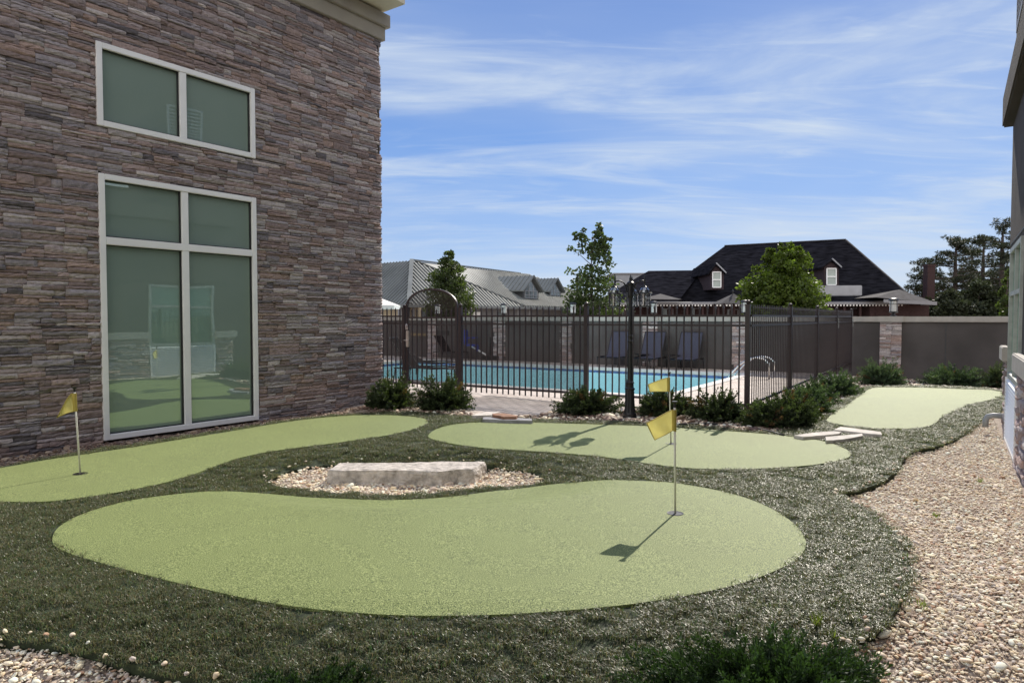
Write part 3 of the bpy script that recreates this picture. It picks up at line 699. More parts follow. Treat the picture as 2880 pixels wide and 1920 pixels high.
# ------------------------------------------------------------------ left building
LD = Vector((math.sin(R(35.5)), math.cos(R(35.5)), 0)); LN = Vector((LD.y, -LD.x, 0))      # along the wall, out of the wall
def hit(px, py, P0=None, nrm=None):           # picture point on a vertical plane
    d = ray(px, py); t = (P0.dot(nrm) - 0) / d.dot(nrm) if CAMH == 0 else ((P0 - Vector((0, 0, 0))).dot(nrm)) / (d.dot(nrm))
    p = d * t; return Vector((p.x, p.y, CAMH + p.z))
LP = gp(289.6, 1239, .0)
def LS(px, py):
    p = hit(px, py, LP, LN); return (p - LP).dot(LD), p.z
LEND = LS(1074, 800)[0]
lb = thing('stone_building', 'tall building corner clad in brown stacked stone with two white-framed windows', 'building', LP + LD * LEND)
def addl(o): return under(o, lb)
w1 = [LS(281.7, 487.6), LS(721, 557.9), LS(722.2, 1180), LS(289.6, 1239)]
w2 = [LS(283.6, 122.2), LS(722.2, 252.8), LS(722.7, 444.9), LS(284.6, 359.4)]
A0, A1, B0, B1 = .0, (w1[1][0] + w1[2][0]) / 2, .0, (w1[0][1] + w1[1][1]) / 2
print('window', w1, w2, LEND)
C0, C1 = (w2[2][1] + w2[3][1]) / 2, (w2[0][1] + w2[1][1]) / 2
ZC = hit(1074, 118, LP, LN).z; zs = hit(1075, 40, LP, LN).z
S0 = -3.2
ST0 = LP + LD * S0
addl(link('stone_cladding', stonework('stone_cladding', ST0, LD, LN, LEND - S0, -.15, ZC + .05, [(A0 - S0, A1 - S0, -.03, B1), (A0 - S0, A1 - S0, C0, C1)], 3)))
def LB(m, s0, s1, n0, n1, z0, z1, mi=0):      # box in wall coordinates
    m.add([LP + LD * s + LN * n + Vector((0, 0, z - LP.z)) for z in (z0, z1) for n in (n0, n1) for s in (s0, s1)], [(0, 2, 3, 1), (4, 5, 7, 6), (0, 1, 5, 4), (2, 6, 7, 3), (0, 4, 6, 2), (1, 3, 7, 5)], mi)
    return m
m = MB()
TOP = 7.7
# core of the wall with the window openings left out
for (a, b, z0, z1) in ((S0, A0, -.3, TOP), (A1, LEND - .03, -.3, TOP), (A0, A1, -.3, -.03), (A0, A1, B1, C0), (A0, A1, C1, TOP)): LB(m, a, b, -.35, -.015, z0, z1)
LB(m, S0, LEND - .03, -9, -8.7, -.3, TOP); LB(m, LEND - .33, LEND - .03, -8.7, -.35, -.3, TOP); LB(m, S0, S0 + .3, -8.7, -.35, -.3, TOP)
addl(m.build('wall', M['mortar']))
es = LP + LD * (LEND - .03)
addl(link('end_cladding', stonework('end_cladding', es, -LN, LD, 4.0, -.15, ZC + .05, (), 9)))
m = MB()
for (z0, z1, n, e) in ((ZC, ZC + .24, .075, .06), (ZC + .24, ZC + .47, .14, .13)):
    LB(m, S0, LEND + e, -.02, n, z0, z1); LB(m, LEND - .02, LEND + e, -6, -.021, z0, z1)
addl(m.build('cornice', M['stucco'], bevel=.008))
m = MB(); LB(m, S0, LEND - .01, -.016, .01, ZC + .47, zs); addl(m.build('frieze', M['stucco_dark']))
m = MB(); LB(m, S0, LEND + .02, -9.2, .62, zs, zs + .4); addl(m.build('roof', M['soffit']))
def lwindow(z0, z1, zmid, name='window'):
    fr = MB(); fw = .075; n0, n1 = -.06, .035
    LB(fr, A0, A0 + fw, n0, n1, z0, z1); LB(fr, A1 - fw, A1, n0, n1, z0, z1)
    LB(fr, A0 + fw, A1 - fw, n0, n1, z0, z0 + fw); LB(fr, A0 + fw, A1 - fw, n0, n1, z1 - fw, z1)
    smid = (A0 + A1) / 2
    spans = [(z0 + fw, z1 - fw)]
    if zmid: spans = [(z0 + fw, zmid - .05), (zmid + .05, z1 - fw)]; LB(fr, A0 + fw, A1 - fw, n0, n1 - .004, zmid - .05, zmid + .05)
    for a, b in spans: LB(fr, smid - .05, smid + .05, n0, n1 - .008, a, b)
    f = addl(fr.build(name, M['white'], bevel=.006))
    for a, b in spans:
        for s0, s1 in ((A0 + fw, smid - .05), (smid + .05, A1 - fw)):
            g = MB(); q = .014
            LB(g, s0, s0 + q, -.05, .0, a, b); LB(g, s1 - q, s1, -.05, .0, a, b); LB(g, s0 + q, s1 - q, -.05, .0, a, a + q); LB(g, s0 + q, s1 - q, -.05, .0, b - q, b)
            go = g.build('gasket', M['gasket']); go.parent = f
            p = MB(); c = [(s0 + q, a + q), (s1 - q, a + q), (s1 - q, b - q), (s0 + q, b - q)]
            p.add([LP + LD * s + LN * (-.035) + Vector((0, 0, z - LP.z)) for s, z in c], [(0, 1, 2, 3)])
            po = p.build('pane', M['milky']); po.parent = f
    c = MB(); V = []; n = 160
    for j in (z0 + .06, z1 - .06):
        for i in range(n + 1):
            s = A0 + .05 + (A1 - A0 - .1) * i / n; k = -.17 + .022 * math.sin(i * .75) + .008 * math.sin(i * .31 + 1)
            V.append(LP + LD * s + LN * k + Vector((0, 0, j - LP.z)))
    c.add(V, [(i, i + 1, n + 2 + i, n + 1 + i) for i in range(n)])
    co = c.build('curtain', M['curtain'], smooth=True); co.parent = f
    return f
zm = LS(500, 690)[1]
lwindow(B0, B1, LS(284.8, 676)[1]); lwindow(C0, C1, None)

# ------------------------------------------------------------------ right building (parallel to the fence)
RU, RV1 = uvof(7.05, 9.8); RU += .035                     # wall plane u = RU, far corner at v = RV1
print('right wall', RU, RV1)
rb = thing('stucco_building', 'grey-brown stucco building at the right edge with a stone base', 'building', UV(RU, RV1, 0))
def addr(o): return under(o, rb)
def RBX(m, u0, u1, v0, v1, z0, z1, mi=0):
    m.add([UV(RU + u, RV1 + v, z) for z in (z0, z1) for v in (v0, v1) for u in (u0, u1)], [(0, 2, 3, 1), (4, 5, 7, 6), (0, 1, 5, 4), (2, 6, 7, 3), (0, 4, 6, 2), (1, 3, 7, 5)], mi); return m
VB = -22.0
wv0, wv1, wz0, wz1, lz = -2.50, -.62, -.05, 2.52, .80
m = MB()
for (a, b, z0, z1) in ((VB, wv0, -.3, 4.3), (wv1, -.04, -.3, 4.3), (wv0, wv1, wz1, 4.3), (wv0, wv1, -.3, wz0)): RBX(m, .02, .3, a, b, z0, z1)
RBX(m, .3, 9, -.30, -.04, -.3, 4.3); RBX(m, 8.7, 9, VB, -.3, -.3, 4.3); RBX(m, .3, 8.7, VB, VB + .3, -.3, 4.3)
addr(m.build('wall', M['stucco_right']))
m = MB(); RBX(m, .03, 9, VB, -.06, 4.75, 9.5); RBX(m, .52, 8.6, -.05, 4.2, -.3, 9.3)
addr(m.build('upper_wall', M['stucco_right']))
m = MB()
RBX(m, -.10, 9.3, VB, .10, 4.32, 4.75)
addr(m.build('cornice', M['stucco_right'], bevel=.02))
m = MB()
for (a, b) in ((VB, wv0), (wv1, .10)): RBX(m, -.07, .02, a, b, 1.0, 1.2)
RBX(m, .02, 2.0, -.04, .10, 1.0, 1.2)
addr(m.build('sill_band', M['cap'], bevel=.012))
addr(link('stone_base', stonework('stone_base', UV(RU + .02, RV1 + wv1), (SA, CA), (-CA, SA), -wv1 - .02, -.3, 1.0, (), 21, depth=(.01, .065), pal=1.25, PH=.2)))
addr(link('stone_base', stonework('stone_base', UV(RU + .02, RV1 - 14), (SA, CA), (-CA, SA), 14 + wv0, -.3, 1.0, (), 22, depth=(.01, .065), pal=1.25, PH=.2)))
m = MB(); fw = .07
RBX(m, -.012, .06, wv0, wv0 + fw, lz, wz1); RBX(m, -.012, .06, wv1 - fw, wv1, lz, wz1); RBX(m, -.012, .06, wv0 + fw, wv1 - fw, wz1 - fw, wz1); RBX(m, -.012, .06, wv0 + fw, wv1 - fw, lz, lz + fw)
RBX(m, -.008, .055, (wv0 + wv1) / 2 - .03, (wv0 + wv1) / 2 + .03, lz + fw, wz1 - fw); RBX(m, -.006, .05, wv0 + fw, wv1 - fw, 1.88, 1.94)
f = addr(m.build('window', M['frame_green'], bevel=.005))
m = MB(); m.add([UV(RU + .03, RV1 + v, z) for v, z in ((wv0 + fw, lz + fw), (wv1 - fw, lz + fw), (wv1 - fw, wz1 - fw), (wv0 + fw, wz1 - fw))], [(0, 1, 2, 3)])
m.build('pane', M['glass_dim']).parent = f
m = MB(); RBX(m, .10, .12, wv0, wv1, lz, wz1); m.build('curtain', M['curtain']).parent = f
m = MB(); RBX(m, -.03, .05, wv0, wv0 + .05, wz0, lz); RBX(m, -.03, .05, wv1 - .05, wv1, wz0, lz); RBX(m, -.03, .05, wv0 + .05, wv1 - .05, wz0, wz0 + .04)
RBX(m, .03, .05, wv0 + .05, wv1 - .05, wz0 + .04, lz)
for i in range(17):
    z = wz0 + .06 + i * .046
    m.add([UV(RU + a, RV1 + v, z + b) for v in (wv0 + .05, wv1 - .05) for a, b in ((-.028, 0), (.02, .032), (.02, .040), (-.028, .008))], [(0, 1, 2, 3), (4, 7, 6, 5), (0, 4, 5, 1), (1, 5, 6, 2), (2, 6, 7, 3), (3, 7, 4, 0)])
addr(m.build('louver_grille', M['white']))
# upper storey windows and louvers seen in the reflection
for (v0, v1, z0, z1, nm, mt) in ((-4.6, -3.0, 5.1, 6.6, 'window', 'white'), (-8.6, -7.0, 5.1, 6.6, 'window', 'white'), (-1.9, -.9, 5.3, 7.6, 'louver_grille', 'fascia')):
    m = MB(); RBX(m, -.02, .03, v0, v1, z0, z0 + .06); RBX(m, -.02, .03, v0, v1, z1 - .06, z1); RBX(m, -.02, .03, v0, v0 + .06, z0 + .06, z1 - .06); RBX(m, -.02, .03, v1 - .06, v1, z0 + .06, z1 - .06)
    if nm == 'louver_grille':
        for i in range(int((z1 - z0) / .09) - 1): RBX(m, -.015, .03, v0 + .06, v1 - .06, z0 + .08 + i * .09, z0 + .12 + i * .09)
    o = addr(m.build(nm, M[mt]))
    if nm == 'window':
        m = MB(); RBX(m, .005, .028, v0 + .06, v1 - .06, z0 + .06, z1 - .06); m.build('pane', M['glass_far']).parent = o
# stucco joints
m = MB()
RBX(m, .012, .02, VB, wv0, 2.60, 2.615); RBX(m, .012, .02, wv0, -.04, 2.60, 2.615)
for v in (-2.56, -6.2, -9.8): RBX(m, .012, .02, v, v + .015, 2.62, 4.3)
addr(m.build('wall_joint', M['gasket']))
m = MB(); b0 = UV(RU - .10, RV1 - .35, .10)
p = [UV(RU + .06, RV1 - .30, .22), UV(RU - .14, RV1 - .30, .22), UV(RU - .20, RV1 - .30, .20), UV(RU - .225, RV1 - .30, .15), UV(RU - .225, RV1 - .30, .05)]
m.tube(p, .038, 12); tag(m.build('drain_pipe', M['grey_pipe'], smooth=True), 'short grey elbow pipe at the foot of the right building', 'pipe')

# ------------------------------------------------------------------ boundary wall with piers and lanterns
WV = 24.75
bw = thing('boundary_wall', 'long grey-brown stucco garden wall with pale coping and stone piers', 'wall', UV(-3, WV, -.3))
def wu(px):
    r = (px - 1440) / F; s = WV / (SA * r + CA); return CA * r * s - SA * s
def UBX(m, u0, u1, v0, v1, z0, z1):
    m.add([UV(u, v, z) for z in (z0, z1) for v in (v0, v1) for u in (u0, u1)], [(0, 2, 3, 1), (4, 5, 7, 6), (0, 1, 5, 4), (2, 6, 7, 3), (0, 4, 6, 2), (1, 3, 7, 5)]); return m
under(UBX(MB(), -26, 5.5, WV, WV + .25, -.6, 1.46).build('wall_panel', M['stucco_dark']), bw)
m = MB()
for i in range(11): UBX(m, -25 + i * 2.75, -25 + i * 2.75 + .02, WV - .006, WV + .01, -.5, 1.458)
under(m.build('wall_joint', M['dark_trim']), bw)
piers = [(wu(a), wu(b)) for a, b in ((1205, 1232), (1389, 1422), (1577, 1609), (1809, 1850), (2059, 2099), (2475, 2536))]
under(UBX(MB(), -26, 5.6, WV - .06, WV + .31, 1.46, 1.635).build('coping', M['cap'], bevel=.012), bw)
for i, (a, b) in enumerate(piers):
    z0 = -.5
    under(link('pier', stonework('pier', UV(a, WV - .02), (CA, -SA), (-SA, -CA), b - a, z0, 1.455, (), 60 + i, PH=.21, mean_w=.32, depth=(.03, .07), pal=1.35)), bw)
    under(UBX(MB(), a - .05, b + .05, WV - .11, WV - .062, 1.462, 1.64).build('pier_cap', M['cap']), bw)
LGR = 'lanterns on the boundary wall'
lan = thing('wall_lantern', 'cylindrical wall-top lantern', 'lantern', (0, 0, 0), 0, LGR)
MB().lathe([(.10, 0), (.10, .03), (.045, .04), (.045, .10), (.11, .12), (.135, .13), (.135, .16)]).build('base', M['lamp'], lan)
MB().lathe([(.115, .16), (.115, .50)]).build('globe', M['lampwhite'], lan, smooth=False)
m = MB().lathe([(.15, .50), (.15, .53), (.12, .57), (.04, .59)])
m.build('cap', M['lamp'], lan)
m = MB()
for k in range(4):
    a = k * math.pi / 2 + .4; m.bar((.125 * math.cos(a), .125 * math.sin(a), .15), (.125 * math.cos(a), .125 * math.sin(a), .51), .015)
m.tube([(.125 * math.cos(t), .125 * math.sin(t), .40) for t in np.linspace(0, 6.283, 17)], .006, 4)
m.build('cage', M['lamp'], lan)
lk = KIDS(lan)
names = ['lantern seen through the arched top of the gate', 'lantern on the wall left of the maple, under the dormers', 'lantern on the wall at the foot of the maple',
         'lantern on the wall just right of the lamp post', 'lantern on the wall beside the tall fence corner post', 'lantern on the right stretch of wall above the stone pier']
for i, (px, nm) in enumerate(zip((1226, 1413, 1607, 1835, 2092, 2511), names)):
    o = lan if i == 0 else copy_tree(lan, None, lk)
    o.location = UV(wu(px), WV + .12, 1.635); o['label'] = 'dark framed frosted ' + nm

# ------------------------------------------------------------------ fence and gate
FV = 11.48; FU = -2.81
def post_mesh(h, w=.075, ball=True, z0=-.12):
    m = MB(); m.box((0, 0, (h + z0) / 2), (w, w, h - z0)); m.box((0, 0, h + .01), (w + .012, w + .012, .02))
    if ball: m.lathe([(.02, h + .02), (.034, h + .034), (.040, h + .055), (.034, h + .078), (.012, h + .092), (.0, h + .094)], n=12)
    return m.mesh('post')
def picket_mesh(top, bot, w=.022):
    m = MB(); m.box((0, 0, (top - .07 + bot) / 2), (w, w, top - .07 - bot))
    z = top - .07; h = w * .85
    m.add([(-h, -h, z), (h, -h, z), (h, h, z), (-h, h, z), (0, 0, top)], [(0, 1, 4), (1, 2, 4), (2, 3, 4), (3, 0, 4), (0, 3, 2, 1)])
    return m.mesh('picket')
PK = picket_mesh(1.83, .05); PKS = picket_mesh(1.83, .05, .016); PKS.materials.append(M['fence']); POST = post_mesh(1.80); 
for me in (PK, POST): me.materials.append(M['fence'])
def inst(name, me, p, parent, rz=0):
    o = bpy.data.objects.new(name, me); C.objects.link(o); o.location = p; o.rotation_euler = (0, 0, rz); o.parent = parent; return o
def fence_run(t, spans, n, rails=(1.63, 1.47, .17)):
    """spans: list of (s0, s1) along local x of the thing"""
    for (s0, s1) in spans:
        for z in rails: MB().box(((s0 + s1) / 2, 0, z), (s1 - s0 - .075, .04, .035)).build('rail', M['fence'], t)
        for i in range(n):
            s = s0 + (s1 - s0) * (i + 1) / (n + 1)
            if 'max' in t and s > t['max']: continue
            inst('picket', PK, (s, 0, 0), t)
fz = R(-33)
ff = thing('front_fence', 'dark bronze picket fence in front of the pool, right of the arched gate', 'fence', UV(-8.75, FV, 0), fz)
US = [0, 2.955, 5.90]
for s in US: inst('post', POST, (s, 0, 0), ff)
fence_run(ff, [(US[0], US[1]), (US[1], US[2])], 21)
MB().add([(.04, .03, .18), (2.91, .03, .18), (2.91, .03, 1.62), (.04, .03, 1.62)], [(0, 1, 2, 3)]).build('mesh_screen', M['screen'], ff)
lf = thing('stub_fence', 'short dark picket fence between the arched gate and the stone corner', 'fence', UV(-13.2, FV, 0), fz)
inst('post', POST, (2.88, 0, 0), lf); inst('post', POST, (0, 0, 0), lf)
fence_run(lf, [(0, 2.88)], 21, (1.63, 1.47, .13))
MB().add([(.04, .03, .18), (2.84, .03, .18), (2.84, .03, 1.62), (.04, .03, 1.62)], [(0, 1, 2, 3)]).build('mesh_screen', M['screen'], lf)
sf = thing('side_fence', 'dark metal picket fence running back to the garden wall along the junipers', 'fence', UV(FU, FV, 0), R(57))
sx = [0, 3.2, 6.4, 9.6, 12.8]
for s in sx[1:]: inst('post', POST, (s, 0, 0), sf)
def pk_side():
    for k in range(4):
        s0, s1 = sx[k], sx[k + 1]
        for z in (1.63, 1.47, .17): MB().box(((s0 + s1) / 2, 0, z), (s1 - s0 - .075, .04, .035)).build('rail', M['fence'], sf)
        for i in range(21): inst('picket', PKS, (s0 + (s1 - s0) * (i + 1) / 22, 0, 0), sf)
pk_side()
for k in (3, 4):                              # scroll brackets on two posts
    s = sx[k]; m = MB()
    for zc in (1.52, 1.40):
        m.tube([(s + .05 + .07 * math.sin(a) * .7, -.05, zc + .05 * math.cos(a) - .02) for a in np.linspace(.3, 4.2, 12)], .009, 6)
    m.bar((s + .05, -.05, 1.30), (s + .05, -.05, 1.58), .014)
    m.build('scroll_bracket', M['grey_pipe'], sf)
# gate
gt = thing('arched_gate', 'dark metal garden gate with an arched mesh top and a silver lock', 'gate', UV(-10.29, FV, 0), fz)
GW = 1.50
m = MB(); w = .05
m.box((w / 2 + .03, 0, .98), (w, .045, 1.70)); gt_l = .03
m.box((GW - .06, 0, .98), (w, .045, 1.70))
cx_, hw, hh = GW / 2 - .003, (GW - .09) / 2 - .0, .38
arc = [(cx_ - hw * math.cos(a), 0, 1.83 + hh * math.sin(a)) for a in np.linspace(0, math.pi, 33)]
for a, b in zip(arc, arc[1:]): m.bar(a, b, .045, .04)
for z in (1.60, 1.45, .15): m.box((GW / 2, 0, z), (GW - .16, .038, .035))
m.build('frame', M['fence'], gt)
PKG = picket_mesh(1.80, .06); PKG.materials.append(M['fence'])
for i in range(9): inst('picket', PKG, (.06 + (GW - .12) * (i + 1) / 10, 0, 0), gt)
MB().add([(p[0], .028, p[2] - .01) for p in arc] + [(GW - .06, .028, .16), (.06, .028, .16)], [tuple(range(35))]).build('mesh_screen', M['screen'], gt)
lk_ = MB().box((.10, -.045, 1.13), (.085, .04, .36)).build('lock', M['keypad'], gt, bevel=.012)
mm = MB().tube([(.04, -.09, 1.10), (.10, -.10, 1.10), (.19, -.10, 1.10)], .013, 8); mm.build('handle', M['steel'], lk_)
mm = MB().tube([(.085, -.07, 1.33), (.085, -.08, 1.43), (.10, -.085, 1.46), (.125, -.08, 1.43), (.125, -.07, 1.33)], .010, 8); mm.build('shackle', M['steel'], lk_)
m = MB()
for z in (.45, 1.35): m.tube([(GW - .02, -.035, z), (GW - .02, -.035, z + .12)], .016, 8)
m.build('hinge', M['lamp'], gt)

# ------------------------------------------------------------------ lamp post
lp0 = gp(1771, 1177, 0)
lp = thing('lamp_post', 'black cast-metal lamp post with three hanging glass lanterns', 'lamp post', (lp0.x, lp0.y, -.02))
flu = MB().lathe([(.115, 0), (.115, .05), (.104, .07), (.104, .10), (.094, .12)], n=24)
flu.build('base', M['lamp'], lp, smooth=False)
m = MB(); n = 32
prof = [(.094, .12), (.082, .20), (.074, .32), (.068, .47)]
vs = []; 
for r_, z in prof:
    for k in range(n): q = r_ * (1 - .06 * (k % 2)); vs.append((q * math.cos(2 * math.pi * k / n), q * math.sin(2 * math.pi * k / n), z))
m.add(vs, [(i * n + k, i * n + (k + 1) % n, (i + 1) * n + (k + 1) % n, (i + 1) * n + k) for i in range(3) for k in range(n)])
m.lathe([(.068, .47), (.079, .485), (.079, .505), (.062, .52), (.060, .57), (.068, .585), (.068, .60), (.050, .62), (.044, .66), (.036, 1.22), (.044, 1.235), (.046, 1.25), (.036, 1.27), (.036, 1.31), (.044, 1.33), (.034, 1.35), (.031, 1.92), (.042, 1.94), (.050, 1.97), (.050, 2.12), (.058, 2.14), (.058, 2.17), (.03, 2.19), (.018, 2.21), (.024, 2.235), (.012, 2.26), (.004, 2.30)], n=20)
m.build('shaft', M['lamp'], lp)
for k, a in enumerate((195, 315, 75)):
    e = Vector((math.cos(R(a)), math.sin(R(a)), 0))
    m = MB(); pts = [Vector((0, 0, 2.02)) + e * .03, Vector((0, 0, 2.03)) + e * .06, Vector((0, 0, 2.11)) + e * .075, Vector((0, 0, 2.17)) + e * .12, Vector((0, 0, 2.195)) + e * .19, Vector((0, 0, 2.185)) + e * .265]
    m.tube(pts, .011, 8)
    m.tube([Vector((0, 0, 2.09)) + e * (.075 + .03 * math.cos(t)) + Vector((0, 0, .03 * math.sin(t))) for t in np.linspace(0, 5, 12)], .007, 6)
    arm = m.build('arm', M['lamp'], lp, smooth=True)
    c = e * .265
    m = MB().lathe([(.012, 2.14), (.016, 2.16), (.014, 2.19), (.012, 2.24), (.004, 2.29)], c, 10)
    m.lathe([(.014, 2.145), (.024, 2.12), (.03, 2.105)], c, 12)
    for q in range(8):
        b = q * math.pi / 4 + .2; d = Vector((math.cos(b), math.sin(b), 0))
        m.tube([c + d * r_ + Vector((0, 0, z)) for r_, z in ((.022, 2.11), (.062, 2.085), (.092, 2.045), (.105, 2.005))], .007, 5)
    m.lathe([(.105, 1.985), (.122, 1.99), (.122, 2.003), (.105, 2.008)], c, 20)
    for q in range(6):
        b = q * math.pi / 3 + .3; d = Vector((math.cos(b), math.sin(b), 0))
        m.bar(c + d * .098 + Vector((0, 0, 1.99)), c + d * .088 + Vector((0, 0, 1.80)), .010)
    m.lathe([(.0, 1.785), (.092, 1.787), (.094, 1.803), (.0, 1.805)], c, 20)
    m.tube([c + Vector((0, 0, 1.80)), c + Vector((0, 0, 1.86))], .014, 8)
    lt = m.build('lantern', M['lamp'], lp)
    g = MB(); n = 18; vs = []
    for r_, z in ((.088, 1.803), (.098, 1.988), (.104, 2.01), (.090, 2.045), (.060, 2.083), (.02, 2.108)):
        for q in range(n): vs.append(c + Vector((r_ * math.cos(2 * math.pi * q / n), r_ * math.sin(2 * math.pi * q / n), z)))
    g.add(vs, [(i * n + q, i * n + (q + 1) % n, (i + 1) * n + (q + 1) % n, (i + 1) * n + q) for i in range(5) for q in range(n)])
    g.build('glass', M['lglass'], lt)
    MB().tube([c + Vector((0, 0, 1.86)), c + Vector((0, 0, 1.91)), c + Vector((0, 0, 1.945))], [.015, .028, .006], 10).build('bulb', M['lampwhite'], lt, smooth=True)

# ------------------------------------------------------------------ flags
def flag(base_px, top_px, sleeve, cloth, label, tilt=0, seed=1, cap_w=.021, wave=.012):
    b = PT(*base_px); b.z += .012
    D = b.y
    top = at(*top_px, D)
    f = thing('hole_flag', label, 'flag', b, 0, 'yellow flags on the putting greens')
    P = lambda q, dy=0: at(q[0], q[1], D + dy) - b
    T = top - b
    MB().tube([(0, 0, -.01), T * .5, T * .97], .0085, 10).build('pole', M['pole'], f, smooth=True)
    MB().lathe([(.011, 0), (.011, .03), (.013, .032), (.022, .044), (.022, .05)], T * .97, 12).build('pole_cap', M['black'], f)
    tr, br, tl, bl = [P(q) for q in sleeve]
    m = MB(); n = 10
    ptsA = [tr.lerp(br, i / n) for i in range(n + 1)]; ptsB = [tl.lerp(bl, i / n) for i in range(n + 1)]
    vs = []; k = 10
    for a, c in zip(ptsA, ptsB):
        mid = (a + c) / 2; hw_ = (a - c) / 2
        for q in range(k): t = 2 * math.pi * q / k; vs.append(mid + hw_ * math.cos(t) + Vector((0, 1, 0)) * .013 * math.sin(t))
    m.add(vs, [(i * k + q, i * k + (q + 1) % k, (i + 1) * k + (q + 1) % k, (i + 1) * k + q) for i in range(n) for q in range(k)])
    m.build('sleeve', M['hem'], f, smooth=True)
    to, bo = P(cloth[0], cloth[2]), P(cloth[1], cloth[2] + .02)
    nu, nv = 22, 16
    def S(u, v):
        p = tl.lerp(to, u).lerp(bl.lerp(bo, u), v)
        sag = Vector((0, 0, cloth[3] * math.sin(math.pi * u)))
        return p + Vector((0, wave * math.sin(u * 5.5 + v * 1.6 + seed) * u, 0)) + sag * (1 - .3 * v) + Vector((0, .0012 * math.sin(u * 9 + v * 7 + seed), 0))
    m = MB(); vs = []
    for off in (-.0008, .0008):
        for j in range(nv + 1):
            for i in range(nu + 1): vs.append(S(i / nu, j / nv) + Vector((0, off, 0)))
    N_ = (nu + 1) * (nv + 1); fs = []
    for o_ in (0, N_):
        for j in range(nv):
            for i in range(nu): a = o_ + j * (nu + 1) + i; fs.append((a, a + 1, a + nu + 2, a + nu + 1))
    m.add(vs, fs); m.build('cloth', M['flag'], f, smooth=True)
    h = MB(); e = [S(u, 0) for u in np.linspace(0, 1, 12)] + [S(1, v) for v in np.linspace(0.1, 1, 10)] + [S(u, 1) for u in np.linspace(.95, 0, 12)]
    for a, c in zip(e, e[1:]): h.bar(a, c, .012 if D > 6 else .011, .003)
    h.build('hem', M['hem'], f)
    c = MB().lathe([(.056, -.08), (.056, .002), (.066, .003), (.066, .0005)], b, 24).build('hole_cup', M['black'])
    return tag(c, 'dark round cup in the turf under ' + cup[seed], 'hole cup', 'hole cups')
cup = {1: 'the nearest flag', 2: 'the flag on the middle green', 3: 'the flag on the left green'}
flag((1899, 1447), (1897.5, 1136), [(1902.5, 1151), (1902.5, 1213), (1889.5, 1152.5), (1890.3, 1211)], [(1818.5, 1189), (1842, 1237.5), -.05, .0], 'largest nearest yellow flag, its cloth drooping down, on the front green', seed=1)
flag((1887, 1250), (1882, 1051), [(1885, 1061), (1885, 1101), (1875.7, 1062), (1876, 1101)], [(1823.7, 1080.5), (1827.5, 1102), -.05, .006], 'yellow flag flying nearly level above the middle green', seed=2)
flag((226, 1335), (209, 1095), [(215.8, 1105.4), (217.5, 1156), (201.4, 1106), (206, 1157)], [(166, 1161), (162, 1174), -.10, .012], 'yellow flag hanging to a point in front of the stone wall', seed=3)

# ------------------------------------------------------------------ rocks and slabs
def rock(top, bottom_z, name, mat, label, cat, nz=5, amp=.02, sub=5, seed=0, taper=1.06, group=None):
    """irregular slab from a top outline (world points)"""
    top = [Vector(p) for p in top]; c = sum(top, Vector()) / len(top)
    ring_ = []
    for i in range(len(top)):
        a, b = top[i], top[(i + 1) % len(top)]; k = max(2, int((b - a).length / .05))
        ring_ += [a.lerp(b, j / k) for j in range(k)]
    n = len(ring_); vs = []; fs = []; o = Vector((seed * 7.3, 0, 0))
    def N(p, s=6): return noise.noise(p * s + o) + .5 * noise.noise(p * s * 2.7 + o)
    rings = [.15, .35, .55, .75, .90, .975]
    vs.append(c - Vector((0, 0, 0)))
    for f_ in rings:
        for p in ring_: q = c.lerp(p, f_); q.z += amp * .35 * N(q, 9) ; vs.append(q)
    H = c.z - bottom_z
    for j in range(nz + 1):
        t = j / nz
        for p in ring_:
            q = c + (p - c) * (1 + (taper - 1) * t); q.z = (p.z - .006) * (1 - t) + bottom_z * t
            d = (p - c).normalized(); q += d * amp * (N(q, 8) - .4 * (j == 0)); q.z += amp * .25 * N(q, 5) * (1 - t); vs.append(q)
    tot = len(rings) + nz + 1
    fs += [(0, 1 + i, 1 + (i + 1) % n) for i in range(n)]
    for r_ in range(tot - 1):
        for i in range(n): a = 1 + r_ * n + i; b = 1 + r_ * n + (i + 1) % n; fs.append((a, a + n, b + n, b))
    o_ = MB().add(vs, fs).build(name, mat)
    return tag(o_, label, cat, group)
zt = float(G(-1, 6.9)) + .13
rock([gp(x, y, z) for x, y, z in ((924, 1320, zt), (960, 1323, zt), (1100, 1322, zt), (1240, 1325, zt), (1290, 1320, zt), (1333, 1319, zt), (1348, 1308, zt), (1363, 1297, zt), (1250, 1297, zt), (1100, 1300, zt), (1010, 1301, zt), (950, 1301, zt))], float(G(-1, 6.9)) - .08, 'stone_slab', M['granite'], 'long pale granite slab lying in a pit of gravel', 'stone', amp=.020, nz=7, taper=1.03)
def z3(q, o=0): return (q[0] / 1.866 + 2200, q[1] / 1.866 + 560 + o)
for i, (pts, lab) in enumerate((([(60, 1238), (180, 1222), (270, 1215), (312, 1221), (300, 1230), (200, 1239), (110, 1247)], 'pale flagstone, leftmost of the three beside the far right green'),
                 ([(268, 1208), (305, 1192), (400, 1204), (520, 1220), (527, 1234), (440, 1228), (390, 1221)], 'longest pale flagstone, rearmost of the three beside the far right green'),
                 ([(224, 1246), (330, 1236), (420, 1229), (426, 1240), (350, 1254), (270, 1264), (230, 1266)], 'small pale flagstone, nearest of the three beside the far right green'))):
    zz = .05; rock([(lambda g_: Vector((g_.x, g_.y, g_.z)))(PT(*z3(q), zz)) for q in pts][::1], float(G(5.5, 9.2)) + .0, 'flagstone', M['flagstone'], lab, 'flagstone', amp=.010, seed=i + 3, nz=2, taper=1.0, group='flagstones beside the far right green')
def z7(q): return (q[0] / 5.113 + 1300, q[1] / 5.113 + 1120)
